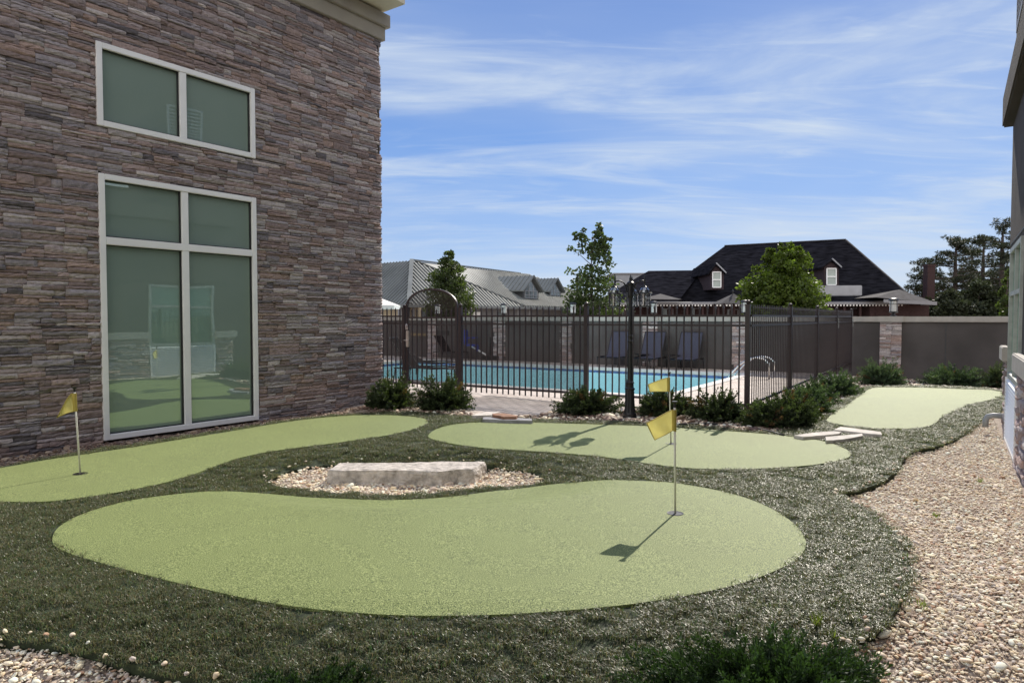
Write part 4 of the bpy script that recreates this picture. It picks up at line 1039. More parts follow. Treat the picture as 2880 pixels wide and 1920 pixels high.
for i, (pts, mt, lab, zz) in enumerate((([(430, 216), (590, 208), (800, 245), (780, 262), (600, 262), (440, 235)], 'flag_orange', 'rusty orange stone slab lying at the end of the paved path', .10),
                 ([(300, 268), (560, 262), (1000, 290), (1015, 318), (700, 312), (290, 296)], 'flag_grey', 'long slate-grey slab at the edge of the middle green', .06),
                 ([(140, 238), (300, 195), (540, 188), (420, 236), (200, 246)], 'flagstone', 'pale flat slab at the left end of the paved path', .05))):
    g0 = PT(*z7(pts[0]), zz); rock([PT(*z7(q), zz) for q in pts], g0.z - .09, 'path_slab', M[mt], lab, 'stone slab', amp=.008, seed=i + 9, nz=2, taper=1.0, group='loose slabs by the path')
for i, (x, y, sz, lab) in enumerate(((1905, 1478, .07, 'thin weed at the turf corner above the large front juniper'), (1880, 1455, .10, 'pale weed sprouting from the turf edge near the front juniper'), (2150, 1190, .05, 'small yellow-green weed in the gravel beside the turf point'), (2080, 1290, .05, 'small weed where the gravel meets the widest turf bulge'), (2250, 1110, .05, 'low weed in the gravel nearest the stucco building'), (2120, 1400, .05, 'weed tuft in the front gravel right of the turf'))):
    r = np.random.default_rng(i + 70); n = 26; p = PT(x * K, y * K, -.03)
    t_ = r.uniform(0, 6.28, n); D_ = np.c_[np.cos(t_) * .5, np.sin(t_) * .5, r.uniform(.5, 1.4, n)]
    P_ = np.c_[r.normal(0, .012, n), r.normal(0, .012, n), r.uniform(0, sz * .4, n)]; D_ /= np.linalg.norm(D_, axis=1, keepdims=True)
    S_ = np.c_[-np.sin(t_), np.cos(t_), 0 * t_] * .003; L_ = (sz * r.uniform(.5, 1.2, n))[:, None]
    V_ = np.stack([P_, P_ + D_ * L_ * .5 + S_, P_ + D_ * L_, P_ + D_ * L_ * .5 - S_], 1)
    me = np_mesh('weed', V_, 4, n, np.tile((.16, .20, .05), (n, 1)) * r.uniform(.7, 1.3, (n, 1))); me.materials.append(M['leaf'])
    tag(link('weed', me, None, None, loc=p), lab, 'weed', 'weeds in the gravel')
# hose at the turf edge
m = MB(); hp = [PT(x * K, y * K, .02) for x, y in [(1560, 974), (1600, 972), (1640, 973), (1690, 978), (1740, 984), (1775, 992), (1800, 999)]]
m.tube(hp, .014, 8); tag(m.build('garden_hose', M['hose'], smooth=True), 'black hose lying along the back edge of the middle green', 'hose')

# ------------------------------------------------------------------ foliage
def leaves(P, D, L_, Wd, cols, rng_):
    """rhombic leaves at P (n,3), direction D, length, width"""
    n = len(P); D = D / np.linalg.norm(D, axis=1, keepdims=True)
    r_ = rng_.normal(size=(n, 3)); S_ = np.cross(D, r_); S_ /= np.linalg.norm(S_, axis=1, keepdims=True) + 1e-9
    L_ = np.broadcast_to(np.asarray(L_, float).reshape(-1, 1), (n, 1)); Wd = np.broadcast_to(np.asarray(Wd, float).reshape(-1, 1), (n, 1))
    V = np.stack([P, P + D * L_ * .45 + S_ * Wd, P + D * L_, P + D * L_ * .45 - S_ * Wd], 1)
    return V
def shrub_mesh(seed, rx, ry, h, nsp=260, per=46, ll=.045, lw=.010, base=(.035, .062, .030), tips=(.075, .125, .050), under_=0.25, brown=.03):
    r = np.random.default_rng(seed)
    th = r.uniform(0, 2 * math.pi, nsp); cz = r.uniform(-.05, 1, nsp) ** .9 if False else r.uniform(0.0, 1, nsp)
    st = np.sqrt(1 - cz ** 2); rad = r.uniform(.62, 1.08, nsp)
    lump = 1 + .16 * np.sin(3 * th + seed) + .12 * np.sin(5 * th + 2 * seed + 3 * cz)
    E = np.c_[np.cos(th) * st * rx, np.sin(th) * st * ry, cz * h * .92 + .04] * (rad * lump)[:, None]
    O = E * r.uniform(.28, .6, nsp)[:, None]; O[:, 2] = np.maximum(O[:, 2], .02)
    Dd = E - O; Ls = np.linalg.norm(Dd, axis=1); Dn = Dd / Ls[:, None]
    up = Dn + np.array([0, 0, .35]); up /= np.linalg.norm(up, axis=1, keepdims=True)
    t = np.sort(r.uniform(.12, 1.0, (nsp, per)), axis=1)
    wid = (.30 * (1.1 - t) + .04) * np.minimum(Ls, .35)[:, None] * .65
    off = r.normal(size=(nsp, per, 3)); off /= np.linalg.norm(off, axis=2, keepdims=True)
    P = O[:, None] + Dd[:, None] * t[:, :, None] + off * (wid * r.uniform(0, 1, (nsp, per)))[:, :, None]
    D = up[:, None] * .9 + off * .75 + r.normal(0, .2, (nsp, per, 3))
    P = P.reshape(-1, 3); D = D.reshape(-1, 3); P[:, 2] = np.maximum(P[:, 2], .01)
    tint = r.uniform(.7, 1.35, nsp); br = r.random(nsp) < brown
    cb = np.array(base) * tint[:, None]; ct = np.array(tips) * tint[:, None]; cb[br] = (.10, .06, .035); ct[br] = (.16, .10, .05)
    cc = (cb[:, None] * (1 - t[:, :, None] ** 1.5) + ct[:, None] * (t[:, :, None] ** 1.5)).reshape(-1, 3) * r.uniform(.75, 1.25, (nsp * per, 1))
    V = leaves(P, D, ll * r.uniform(.6, 1.3, len(P)), lw * r.uniform(.7, 1.3, len(P)), None, r)
    me = np_mesh('foliage', V, 4, len(P), cc); me.materials.append(M['juniper'])
    b = MB()
    for i in range(min(26, nsp)):
        a = O[i] * .15; a[2] = 0; b.tube([a, O[i] * .9, O[i] + Dd[i] * .5], [.012, .008, .003], 5, caps=False)
    return me, b.mesh('stem')
def px_w(px0, px1, Y): return (px1 - px0) / F * Y
SH = [  # px0, px1, top, base, label
 (1020, 1172, 1066, 1162, 'dark round juniper against the corner of the stone building'),
 (1172, 1336, 1070, 1166, 'bushy juniper in front of the arched gate, left of the path'),
 (1554, 1745, 1095, 1178, 'juniper right of the paved path and left of the lamp post'),
 (1790, 1952, 1100, 1184, 'juniper just right of the lamp post behind the middle flag'),
 (1940, 2098, 1105, 1198, 'open straggly juniper left of the tall fence corner post'),
 (2085, 2220, 1130, 1212, 'low juniper at the foot of the fence corner post'),
 (2150, 2290, 1112, 1208, 'juniper nearest the fence corner in the side row'),
 (2200, 2335, 1086, 1168, 'broad juniper in the middle of the side row beside the fence'),
 (2290, 2418, 1045, 1118, 'bluish juniper at the far end of the side row'),
 (2418, 2545, 1010, 1092, 'tall round juniper in front of the stone pier'),
 (2490, 2578, 1006, 1062, 'juniper right behind the round one by the stone pier'),
 (2165, 2300, 1106, 1188, 'juniper squeezed between two others in the side row, nearest the middle'),
 (2235, 2345, 1072, 1140, 'low juniper near the far end of the side row'),
 (2588, 2768, 1021, 1092, 'wide juniper against the right stretch of wall'),
 (2768, 2850, 1026, 1098, 'juniper partly hidden by the corner of the stucco building')]
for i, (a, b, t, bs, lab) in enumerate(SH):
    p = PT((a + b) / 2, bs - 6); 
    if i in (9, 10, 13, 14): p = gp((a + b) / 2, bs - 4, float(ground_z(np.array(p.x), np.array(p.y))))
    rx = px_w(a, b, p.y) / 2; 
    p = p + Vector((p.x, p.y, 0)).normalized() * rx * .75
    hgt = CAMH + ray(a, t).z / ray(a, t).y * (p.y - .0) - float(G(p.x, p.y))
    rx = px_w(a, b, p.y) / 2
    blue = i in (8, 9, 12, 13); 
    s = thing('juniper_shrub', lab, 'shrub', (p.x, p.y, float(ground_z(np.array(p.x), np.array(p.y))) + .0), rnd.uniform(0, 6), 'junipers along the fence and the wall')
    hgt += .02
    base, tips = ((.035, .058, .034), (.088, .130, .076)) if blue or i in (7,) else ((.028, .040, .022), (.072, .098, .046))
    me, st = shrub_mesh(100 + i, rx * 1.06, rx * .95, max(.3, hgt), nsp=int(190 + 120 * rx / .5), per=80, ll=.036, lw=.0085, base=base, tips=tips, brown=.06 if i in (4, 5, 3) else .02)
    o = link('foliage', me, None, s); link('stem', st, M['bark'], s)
# the two foreground junipers
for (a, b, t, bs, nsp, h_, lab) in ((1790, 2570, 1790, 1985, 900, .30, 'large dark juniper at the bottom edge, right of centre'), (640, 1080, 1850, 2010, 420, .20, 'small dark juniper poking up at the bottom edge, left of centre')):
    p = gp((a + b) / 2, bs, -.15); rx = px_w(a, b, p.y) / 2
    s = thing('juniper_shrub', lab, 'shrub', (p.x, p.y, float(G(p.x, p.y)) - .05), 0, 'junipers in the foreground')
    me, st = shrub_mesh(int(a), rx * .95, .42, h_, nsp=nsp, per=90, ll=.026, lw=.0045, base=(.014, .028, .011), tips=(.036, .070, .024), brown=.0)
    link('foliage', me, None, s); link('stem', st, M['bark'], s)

def tree(name, label, px, ptop, pbase, Y, prof, nclu, per, leaf, colr, seed, group, lw=.45, trunk_r=.09, spread=1.0, holes=.0, flat=.55, mat='leaf', csz=.34, lead=None):
    """prof: list of (height fraction, half width px). crown of leaf clusters on limbs"""
    r = np.random.default_rng(seed)
    top = at(px, ptop, Y); base = at(px, pbase, Y); z0 = -.35; H = top.z - z0; sc = Y / F
    t = thing(name, label, 'tree', (top.x, Y, z0), 0, group)
    hf = np.array([p[0] for p in prof]); hw_ = np.array([p[1] for p in prof]) * sc
    zs = r.uniform(hf[0], 1.0, nclu * 3); ws = np.interp(zs, hf, hw_)
    k = r.uniform(0, hw_.max(), nclu * 3) < ws + .1 * hw_.max(); zs = zs[k][:nclu]; ws = ws[k][:nclu]; n = len(zs)
    th = r.uniform(0, 2 * math.pi, n); rr = np.sqrt(r.uniform(.06, 1, n)) * (1 + .16 * np.sin(th * 3 + zs * 9 + seed))
    Cc = np.c_[np.cos(th) * rr * ws * spread, np.sin(th) * rr * ws * spread, zs * H]
    if lead:
        li = r.integers(0, len(lead), n); Cc[:, 0] += np.array(lead, float)[li] * sc * np.clip((zs - .35) / .45, 0, 1)
    cs = csz * np.clip(ws, .3, None).clip(None, 1.8) * r.uniform(.6, 1.25, n)
    off = r.normal(size=(n, per, 3)); off /= np.linalg.norm(off, axis=2, keepdims=True); off *= r.uniform(.2, 1, (n, per, 1)) ** .5
    off[:, :, 2] *= flat
    P = (Cc[:, None] + off * cs[:, None, None]).reshape(-1, 3)
    D = (off + r.normal(0, .5, off.shape) + np.array([0, 0, -.15])).reshape(-1, 3)
    tint = r.uniform(.65, 1.4, n); cc = (np.array(colr)[None] * tint[:, None])[:, None] * r.uniform(.7, 1.35, (n, per, 1)) * np.array([1, 1, 1.])
    cc = cc.reshape(-1, 3)
    V = leaves(P, D, leaf * r.uniform(.6, 1.3, len(P)), leaf * lw * r.uniform(.7, 1.2, len(P)), None, r)
    me = np_mesh('crown', V, 4, len(P), cc); link('crown', me, M[mat], t)
    b = MB(); tr_ = [Vector((0, 0, 0)), Vector((.05, .02, H * .3)), Vector((-.04, .03, H * .6)), Vector((.02, 0, H * .93))]
    b.tube(tr_, [trunk_r, trunk_r * .8, trunk_r * .5, trunk_r * .12], 8)
    for i in range(0, n, max(1, n // 46)):
        e = Vector(Cc[i]); zb = max(H * .18, e.z - (Vector((e.x, e.y, 0)).length) * .8); a = Vector((0, 0, zb))
        b.tube([a, a.lerp(e, .5) + Vector((0, 0, .05)), e], [trunk_r * .32, trunk_r * .2, trunk_r * .07], 5, caps=False)
    b.build('trunk', M['bark'], t, smooth=True)
    return t
BT = 'trees behind the garden wall'
tree('oak_tree', 'small dense tree above the arched gate in front of the green roof', 1262, 708, 870, 36, [(.18, 30), (.32, 56), (.50, 62), (.72, 52), (.86, 36), (.95, 20), (1, 8)], 230, 60, .12, (.060, .082, .030), 11, BT, csz=.38)
tree('maple_tree', 'tall airy maple with two leaders left of the lamp post', 1665, 627, 880, 31, [(.20, 30), (.30, 68), (.40, 86), (.52, 66), (.62, 44), (.78, 32), (.92, 18), (1, 6)], 215, 32, .135, (.055, .078, .032), 12, BT, csz=.36, trunk_r=.07, lead=[-34, 22, 26])
tree('round_tree', 'large rounded yellow-green tree in front of the dark shingle roof', 2200, 683, 880, 42, [(.14, 70), (.28, 100), (.42, 104), (.6, 84), (.8, 56), (.93, 34), (1, 12)], 400, 62, .19, (.080, .115, .020), 13, BT, csz=.27, trunk_r=.14, lead=[-8, 30])
def pine(px, ptop, Y, halfw, seed, lab, lean=0):
    r = np.random.default_rng(seed); top = at(px, ptop, Y); z0 = -.35; H = top.z - z0; sc = Y / F
    t = thing('pine_tree', lab, 'tree', (top.x, Y, z0), 0, 'pines at the right')
    b = MB(); b.tube([(0, 0, 0), (lean * .3, 0, H * .4), (lean * .7, .1, H * .75), (lean, 0, H * .97)], [.32, .26, .18, .05], 8)
    Cc = []; cs = []
    for i in range(50):
        zf = r.uniform(.28, .99); L_ = halfw * sc * (1.0 - .55 * max(0, zf - .6) / .4) * r.uniform(.35, 1.05) * (.75 if zf < .42 else 1); a = r.uniform(0, 6.283)
        p0 = Vector((lean * zf, 0, zf * H)); e = p0 + Vector((math.cos(a) * L_, math.sin(a) * L_, r.uniform(.02, .22) * L_))
        mid = p0.lerp(e, .5) + Vector((0, 0, -.06 * L_)); b.tube([p0, mid, e], [.075, .05, .02], 5, caps=False)
        for k in range(r.integers(3, 6)):
            f_ = r.uniform(.45, 1.08); Cc.append(p0.lerp(e, f_) + Vector((r.normal(0, .35), r.normal(0, .35), r.uniform(0, .35)))); cs.append(r.uniform(.30, .56))
    Cc = np.array(Cc); cs = np.array(cs); n = len(Cc); per = 60
    off = r.normal(size=(n, per, 3)); off /= np.linalg.norm(off, axis=2, keepdims=True); off[:, :, 2] = off[:, :, 2] * .55 + .1
    P = (Cc[:, None] + off * (cs[:, None] * r.uniform(.1, .75, (n, per)))[:, :, None]).reshape(-1, 3); D = off.reshape(-1, 3)
    cc = np.array([.040, .048, .028]) * r.uniform(.6, 1.5, (n * per, 1))
    V = leaves(P, D, .30 * r.uniform(.7, 1.2, n * per), .035, None, r)
    link('crown', np_mesh('crown', V, 4, n * per, cc), M['needle'], t); b.build('trunk', M['bark'], t, smooth=True)
pine(2690, 676, 78, 88, 31, 'flat-topped pine left of centre in the pine group')
pine(2768, 672, 82, 70, 32, 'dense pine nearest the stucco building')
pine(2600, 735, 84, 62, 33, 'lowest pine, leftmost beside the brick chimney')
pine(2822, 622, 74, 48, 34, 'tallest pine half hidden by the stucco building')
pine(2735, 700, 90, 60, 35, 'pine standing behind the flat-topped one')
tree('thicket_tree', 'dark bushy tree low under the pines', 2755, 790, 890, 66, [(.05, 60), (.35, 70), (.7, 50), (1, 15)], 150, 70, .34, (.040, .050, .026), 36, BT, csz=.34, mat='needle', flat=.7)
tree('thicket_tree', 'small dark bush between the chimney and the pines', 2665, 815, 890, 64, [(.05, 60), (.4, 70), (.8, 40), (1, 10)], 160, 80, .30, (.045, .055, .030), 37, BT, csz=.34, mat='needle', flat=.7)
tree('thicket_tree', 'bright green bush peeping past the stucco building', 2835, 755, 890, 48, [(.1, 18), (.5, 20), (1, 6)], 70, 50, .18, (.055, .08, .022), 38, BT, csz=.34)

# ------------------------------------------------------------------ pool furniture
def chaise(label, loc, rz, back_deg, fm, sm_, Lb=.85, Ls=1.05, w=.66, zs=.36, group='sun loungers by the pool'):
    t = thing('sun_lounger', label, 'sun lounger', loc, rz, group)
    # local: x along length (foot at -x), y width
    for y in (-w / 2, w / 2):
        m = MB(); m.tube([(-Ls, y, zs - .02), (-Ls * .55, y, zs), (0, y, zs), (.55, y, zs - .01)], .019, 8); m.build('side_rail', M[fm], t, smooth=True)
        for x, dx in ((-Ls + .05, -.05), (.05, .02), (.50, .06)): MB().tube([(x, y, zs), (x + dx, y, 0)], .015, 8).build('leg', M[fm], t, smooth=True)
    m = MB()
    for x in (-Ls + .05, 0.05, .5): m.tube([(x, -w / 2, zs - .03), (x, w / 2, zs - .03)], .013, 8)
    m.build('cross_bar', M[fm], t)
    m = MB(); vs = []; n = 14
    for y in (-w / 2 + .015, w / 2 - .015):
        for off in (0, -.008):
            for i in range(n + 1): f_ = i / n; vs.append((-Ls + f_ * Ls, y, zs + .012 - .045 * math.sin(math.pi * f_) ** 1 + off))
    k = n + 1; m.add(vs, [(i, i + 1, 2 * k + i + 1, 2 * k + i) for i in range(n)] + [(k + i, 3 * k + i, 3 * k + i + 1, k + i + 1) for i in range(n)] + [(i, k + i, k + i + 1, i + 1) for i in range(n)] + [(2 * k + i, 2 * k + i + 1, 3 * k + i + 1, 3 * k + i) for i in range(n)])
    m.build('seat', M[sm_], t)
    a = R(back_deg); ex = Vector((math.cos(a), 0, math.sin(a)))
    b = Vector((.02, 0, zs)); m = MB(); m.prism([b + Vector((0, -w / 2 + .03, 0)), b + Vector((0, w / 2 - .03, 0)), b + ex * Lb + Vector((0, w / 2 - .03, 0)), b + ex * Lb + Vector((0, -w / 2 + .03, 0))], Vector((math.sin(a), 0, -math.cos(a))) * .012)
    m.build('backrest', M[sm_], t)
    m = MB()
    for y in (-w / 2 + .015, w / 2 - .015): m.tube([b + Vector((0, y, 0)), b + ex * Lb + Vector((0, y, 0))], .015, 8)
    m.tube([b + ex * Lb + Vector((0, -w / 2 + .015, 0)), b + ex * Lb + Vector((0, w / 2 - .015, 0))], .015, 8)
    m.bar(b + ex * Lb * .55, Vector((.48, 0, zs - .03)), .02)
    m.build('back_frame', M[fm], t)
    return t
zd = -.27
for i, (pxc, pyc, lab) in enumerate(((1708, 1034, 'grey sling lounger behind the lamp post, leftmost of the three by the wall'), (1820, 1036, 'middle grey sling lounger in front of the stone pier'), (1932, 1039, 'grey sling lounger nearest the pool ladder'))):
    p = gp(pxc, pyc, zd); 
    u, v = uvof(p.x, p.y); p = UV(u, 24.05, zd)
    chaise(lab, p, R(57), 63, 'frame_dark', 'sling', Lb=1.05, Ls=.80, w=.84, zs=.40)
for i, (px, lab) in enumerate(((1802, 'small dark side table between the left and middle grey loungers'), (1908, 'small dark side table between the middle and right grey loungers'))):
    p = gp(px, 1034, zd); u, v = uvof(p.x, p.y); p = UV(u, 24.2, zd)
    t = thing('side_table', lab, 'side table', p, 0, 'side tables between the loungers')
    MB().box((0, 0, .50), (.52, .46, .02)).build('table_top', M['frame_dark'], t)
    for sx_ in (-.2, .2):
        for sy_ in (-.18, .18): MB().tube([(sx_ * .8, sy_ * .8, .49), (sx_ * 1.1, sy_ * 1.1, 0)], .012, 6).build('leg', M['frame_dark'], t)
p = gp(1170, 1069, zd); chaise('dark sling lounger behind the arched gate at the pool edge', p, R(172), 52, 'frame_dark', 'sling_dark', Ls=1.3, Lb=1.1, w=.85, zs=.40)
p = gp(1185, 1050, zd); chaise('second dark lounger behind the gate, nearer the water', p, R(172), 30, 'frame_dark', 'sling_dark', Ls=1.25, Lb=.8, w=.8, zs=.40)
# pool lift chair
p = gp(1318, 1012, zd); pl = thing('pool_lift', 'blue pool lift seat on a white arm at the far side of the pool', 'pool lift', (p.x, p.y, zd), R(-10))
m = MB(); m.box((-.12, 0, 1.02), (.07, .5, .62)); m.box((.12, 0, .66), (.52, .5, .07)); m.box((.40, 0, .52), (.05, .42, .25)); m.build('seat', M['blue'], pl, bevel=.02)
m = MB()
for y in (-.26, .26): m.tube([(-.1, y, .98), (.35, y, .98)], .022, 8)
m.build('armrest', M['blue'], pl)
MB().tube([(.1, 0, .62), (.75, .05, .25), (.75, .05, .05)], .035, 8).build('arm', M['white'], pl)
MB().box((1.0, .1, .10), (.8, .4, .20)).build('base', M['black'], pl, bevel=.02)
MB().tube([(.95, .1, .2), (.95, .1, 1.0)], .03, 8).build('mast', M['frame_dark'], pl)
# dark lounger shadowy behind the lift
p = gp(1345, 1004, zd); u, v = uvof(p.x, p.y); chaise('dark lounger behind the blue lift seat', UV(u, 23.9, zd), R(150), 55, 'frame_dark', 'sling_dark', Ls=.9)
# rescue board on wall, sign, towel stand
m = MB(); UBX(m, wu(1158), wu(1231), WV - .06, WV - .03, .74, .86); tag(m.build('rescue_pole', M['wood']), 'tan pole mounted level on the garden wall behind the gate', 'pole')
m = MB(); UBX(m, wu(1232), wu(1263), WV - .08, WV - .03, .80, 1.0); tag(m.build('wall_box', M['black'], bevel=.01), 'small dark box mounted on the wall right of the tan pole', 'box')
p = gp(1108, 1000, zd); tw = thing('towel_stand', 'pale framed stand with hanging slats behind the short fence', 'stand', UV(*uvof(p.x, p.y), zd), fz)
MB().box((0, 0, 1.30), (1.5, .04, .05)).build('top_rail', M['white'], tw)
for x in (-.72, .72): MB().box((x, 0, .65), (.05, .05, 1.30)).build('leg', M['grey_pipe'], tw)
m = MB()
for i in range(12): m.box((-.6 + i * .11, 0, .95), (.07, .012, .64))
m.build('hanging_slats', M['wall_grey'], tw)
# umbrella
pu = at(1040, 860, 22.5); um = thing('patio_umbrella', 'white patio umbrella peeking out beside the stone building', 'umbrella', (pu.x, 22.5, zd))
zt_ = at(1040, 859, 22.5).z - zd; m = MB(); n = 8; rr = 1.0
vs = [(0, 0, zt_ + .38)] + [(rr * math.cos(k * math.pi / 4 + .3), rr * math.sin(k * math.pi / 4 + .3), zt_) for k in range(8)] + [(rr * math.cos(k * math.pi / 4 + .3), rr * math.sin(k * math.pi / 4 + .3), zt_ - .12) for k in range(8)]
m.add(vs, [(0, 1 + k, 1 + (k + 1) % 8) for k in range(8)] + [(1 + k, 9 + k, 9 + (k + 1) % 8, 1 + (k + 1) % 8) for k in range(8)]); m.build('canopy', M['canvas'], um)
MB().tube([(0, 0, 0), (0, 0, zt_ + .42)], .025, 8).build('pole', M['wood'], um)
MB().lathe([(.28, 0), (.28, .05), (.05, .08), (.04, .3)]).build('base', M['black'], um)
# ladder rails
ld = thing('pool_ladder', 'polished steel grab rails curving down into the pool', 'pool ladder', UV(PU1 + .1, 21.6, zd))
for k, dv in enumerate((0, .75)):
    q = lambda u, v, z: UV(PU1 + .35 + u, 21.75 + v, z) - ld.location
    MB().tube([q(-.55, dv, -.55), q(-.45, dv, -.2), q(-.15, dv, .12), q(.12, dv, .31), q(.35, dv, .37), q(.60, dv, .33), q(.74, dv, .20), q(.76, dv, zd)], .026, 10).build('rail', M['steel'], ld, smooth=True)

# ------------------------------------------------------------------ far building with the green metal roof
def seam_plane(m, pts, n, h=.09, w=.08):
    """roof plane (first edge = eave) with parallel standing seams running up the slope"""
    pts = [Vector(p) for p in pts]; nr = (pts[1] - pts[0]).cross(pts[2] - pts[0]).normalized()
    if nr.z < 0: nr = -nr
    m.add(pts, [tuple(range(len(pts)))])
    e = (pts[1] - pts[0]).normalized(); up = nr.cross(e).normalized()
    if up.z < 0: up = -up
    q = [((p - pts[0]).dot(e), (p - pts[0]).dot(up)) for p in pts]
    x0, x1 = min(a[0] for a in q), max(a[0] for a in q)
    for i in range(1, n):
        x = x0 + (x1 - x0) * i / n; ys = []
        for a, b in zip(q, q[1:] + q[:1]):
            if (a[0] > x) != (b[0] > x): ys.append(a[1] + (b[1] - a[1]) * (x - a[0]) / (b[0] - a[0]))
        if len(ys) < 2 or max(ys) - min(ys) < .1: continue
        m.bar(pts[0] + e * x + up * min(ys) + nr * h / 2, pts[0] + e * x + up * max(ys) + nr * h / 2, w, h)
Z1 = 2.6
def eave(px, py, z=Z1): d = ray(px, py); t = (z - CAMH) / d.z; return Vector((d.x * t, d.y * t, z))
Bc = eave(1150, 856.5); Cc_ = eave(1476.5, 862.9); Dc = eave(1638, 867.5)
du = (Dc - Cc_).normalized(); nv_ = Vector((du.y, -du.x, 0))
Ap = at(1158, 733.5, 60); Ep = Ap + (at(1462, 770, 78) - Ap); Ep.z = Ap.z
mb = thing('metal_roof_building', 'pale building under a large green standing-seam metal roof with two dormers', 'building', (Bc.x, Bc.y, -.3))
def addm(o): return under(o, mb)
m = MB(); seam_plane(m, [Bc, Cc_, Ap], 34, .10, .09)
Dx = Dc + du * 14; Ex = Ep + du * 2
seam_plane(m, [Cc_, Dx, Ex, Ap], 70, .16, .09)
Fx = at(1040, 737, 64); Fx.z = Ap.z; Hx = eave(1000, 856.5); Hx = Bc + (Fx - Ap).normalized() * 16
seam_plane(m, [Bc, Hx, Fx + (Fx - Ap).normalized() * 6, Ap], 40, .08, .07)
m.add([Ex, Dx, Dx + (Ex - Dx) * 1.6 + Vector((0, 0, -(Ex - Dx).z * 1.6 + 0))], [(0, 1, 2)])
m.add([Ap, Ex, Ex - nv_ * 7 + Vector((0, 0, Z1 - Ex.z)), Ap - nv_ * 7 + Vector((0, 0, Z1 - Ap.z))], [(0, 1, 2, 3)])
addm(m.build('roof', M['roof_metal']))
m = MB(); m.bar(Bc + Vector((0, 0, .12)), Ap + Vector((0, 0, .12)), .35, .12); m.bar(Cc_ + Vector((0, 0, .1)), Ap.lerp(Ep, .02) + Vector((0, 0, .1)), .3, .1); m.bar(Ap + Vector((0, 0, .1)), Ep + Vector((0, 0, .1)), .3, .1)
for a, b in ((Bc, Cc_), (Cc_, Dx), (Bc, Hx)): m.bar(a - Vector((0, 0, .10)), b - Vector((0, 0, .10)), .14, .22)
addm(m.build('roof_trim', M['roof_metal']))
def inset(p, q, k=1.0):
    d = (q - p).normalized(); n_ = Vector((-d.y, d.x, 0)); 
    if n_.y < 0: n_ = -n_
    return n_ * k
m = MB()
for a, b, mt in ((Cc_, Dx, 0), (Bc, Cc_, 0)):
    i_ = inset(a, b, 1.0); m.prism([a + i_ + Vector((0, 0, -.15)), b + i_ + Vector((0, 0, -.15)), Vector((b.x, b.y, -.4)) + i_, Vector((a.x, a.y, -.4)) + i_], i_ * .3)
addm(m.build('wall', M['wall_grey']))
m = MB(); i_ = inset(Bc, Hx, 1.0); m.prism([Bc + i_ + Vector((0, 0, -.15)), Hx + i_ + Vector((0, 0, -.15)), Vector((Hx.x, Hx.y, -.4)) + i_, Vector((Bc.x, Bc.y, -.4)) + i_], i_ * .3)
addm(m.build('wall', M['wall_far']))
for f_ in (.15, .38, .55, .8):
    a = Bc.lerp(Cc_, f_) ; i_ = inset(Bc, Cc_, .93); a = a + i_; d = (Cc_ - Bc).normalized()
    addm(MB().prism([a + Vector((0, 0, -.5)), a + d * 1.3 + Vector((0, 0, -.5)), a + d * 1.3 + Vector((0, 0, -1.9)), a + Vector((0, 0, -1.9))], i_ * .05).build('window', M['glass_far'] if f_ != .55 else M['white']))
m = MB()
for f_ in (.05, .3, .52, .74, .95):
    a = Bc.lerp(Cc_, f_); m.bar(Vector((a.x, a.y, -.4)) + inset(Bc, Cc_, .25), a + inset(Bc, Cc_, .25) + Vector((0, 0, -.1)), .14)
for f_ in (.05, .15, .25, .35, .45): a = Cc_.lerp(Dx, f_); m.bar(Vector((a.x, a.y, -.4)) + inset(Cc_, Dx, .25), a + inset(Cc_, Dx, .25) + Vector((0, 0, -.1)), .14)
addm(m.build('porch_posts', M['wall_grey']))
def dormer(px, py, Y, back, hwid, rise, wl):
    ap = at(px, py, Y); tv = du
    t = MB(); out = nv_
    L_ = ap + tv * -hwid - Vector((0, 0, rise)); R_ = ap + tv * hwid - Vector((0, 0, rise))
    ov = out * .35
    
    for A_, B_ in ((L_, ap), (R_, ap)):
        for i in range(9):
            f_ = i / 8; a = A_ + ov - out * (back + .35) * f_; b = B_ + ov - out * (back + .35) * f_; m_n = Vector((0, 0, .04)); t.bar(a + m_n, b + m_n, .07, .07)
    t.prism([L_ + ov, ap + ov, R_ + ov, R_ + ov - Vector((0, 0, .12)), ap + ov - Vector((0, 0, .14)), L_ + ov - Vector((0, 0, .12))], -out * (back + .35))
    d = addm(t.build('dormer', M['roof_metal']))
    in_ = .78; q = lambda s, z: ap + tv * s * hwid * in_ + Vector((0, 0, z)) 
    w = MB().prism([q(-1, -rise * 1.0), q(0, -.22), q(1, -rise), q(1, -rise - wl), q(-1, -rise - wl)], -out * back)
    w.build('gable_wall', M['dark_trim']).parent = d
    fr = MB(); o_ = out * .03
    g = MB().prism([q(-.8, -rise * 1.02) + o_, q(0, -.45) + o_, q(.8, -rise * 1.02) + o_, q(.8, -rise - wl + .25) + o_, q(-.8, -rise - wl + .25) + o_], out * -.02)
    g.build('pane', M['glass_far']).parent = d
    for s in (-.8, -.27, .27, .8): fr.bar(q(s, -rise - wl + .25) + o_ * 1.6, q(s, -rise * (1.0 if abs(s) > .5 else .62)) + o_ * 1.6, .06)
    for z in (-rise - wl + .25, -rise - wl * .45, -rise): fr.bar(q(-.8, z) + o_ * 2, q(.8, z) + o_ * 2, .06)
    fr.build('window_frame', M['rtu']).parent = d
dormer(1493, 775.5, 68, 3.6, 2.1, 1.5, .95)
dormer(1561, 782.5, 75, 2.9, 1.9, 1.45, .95)

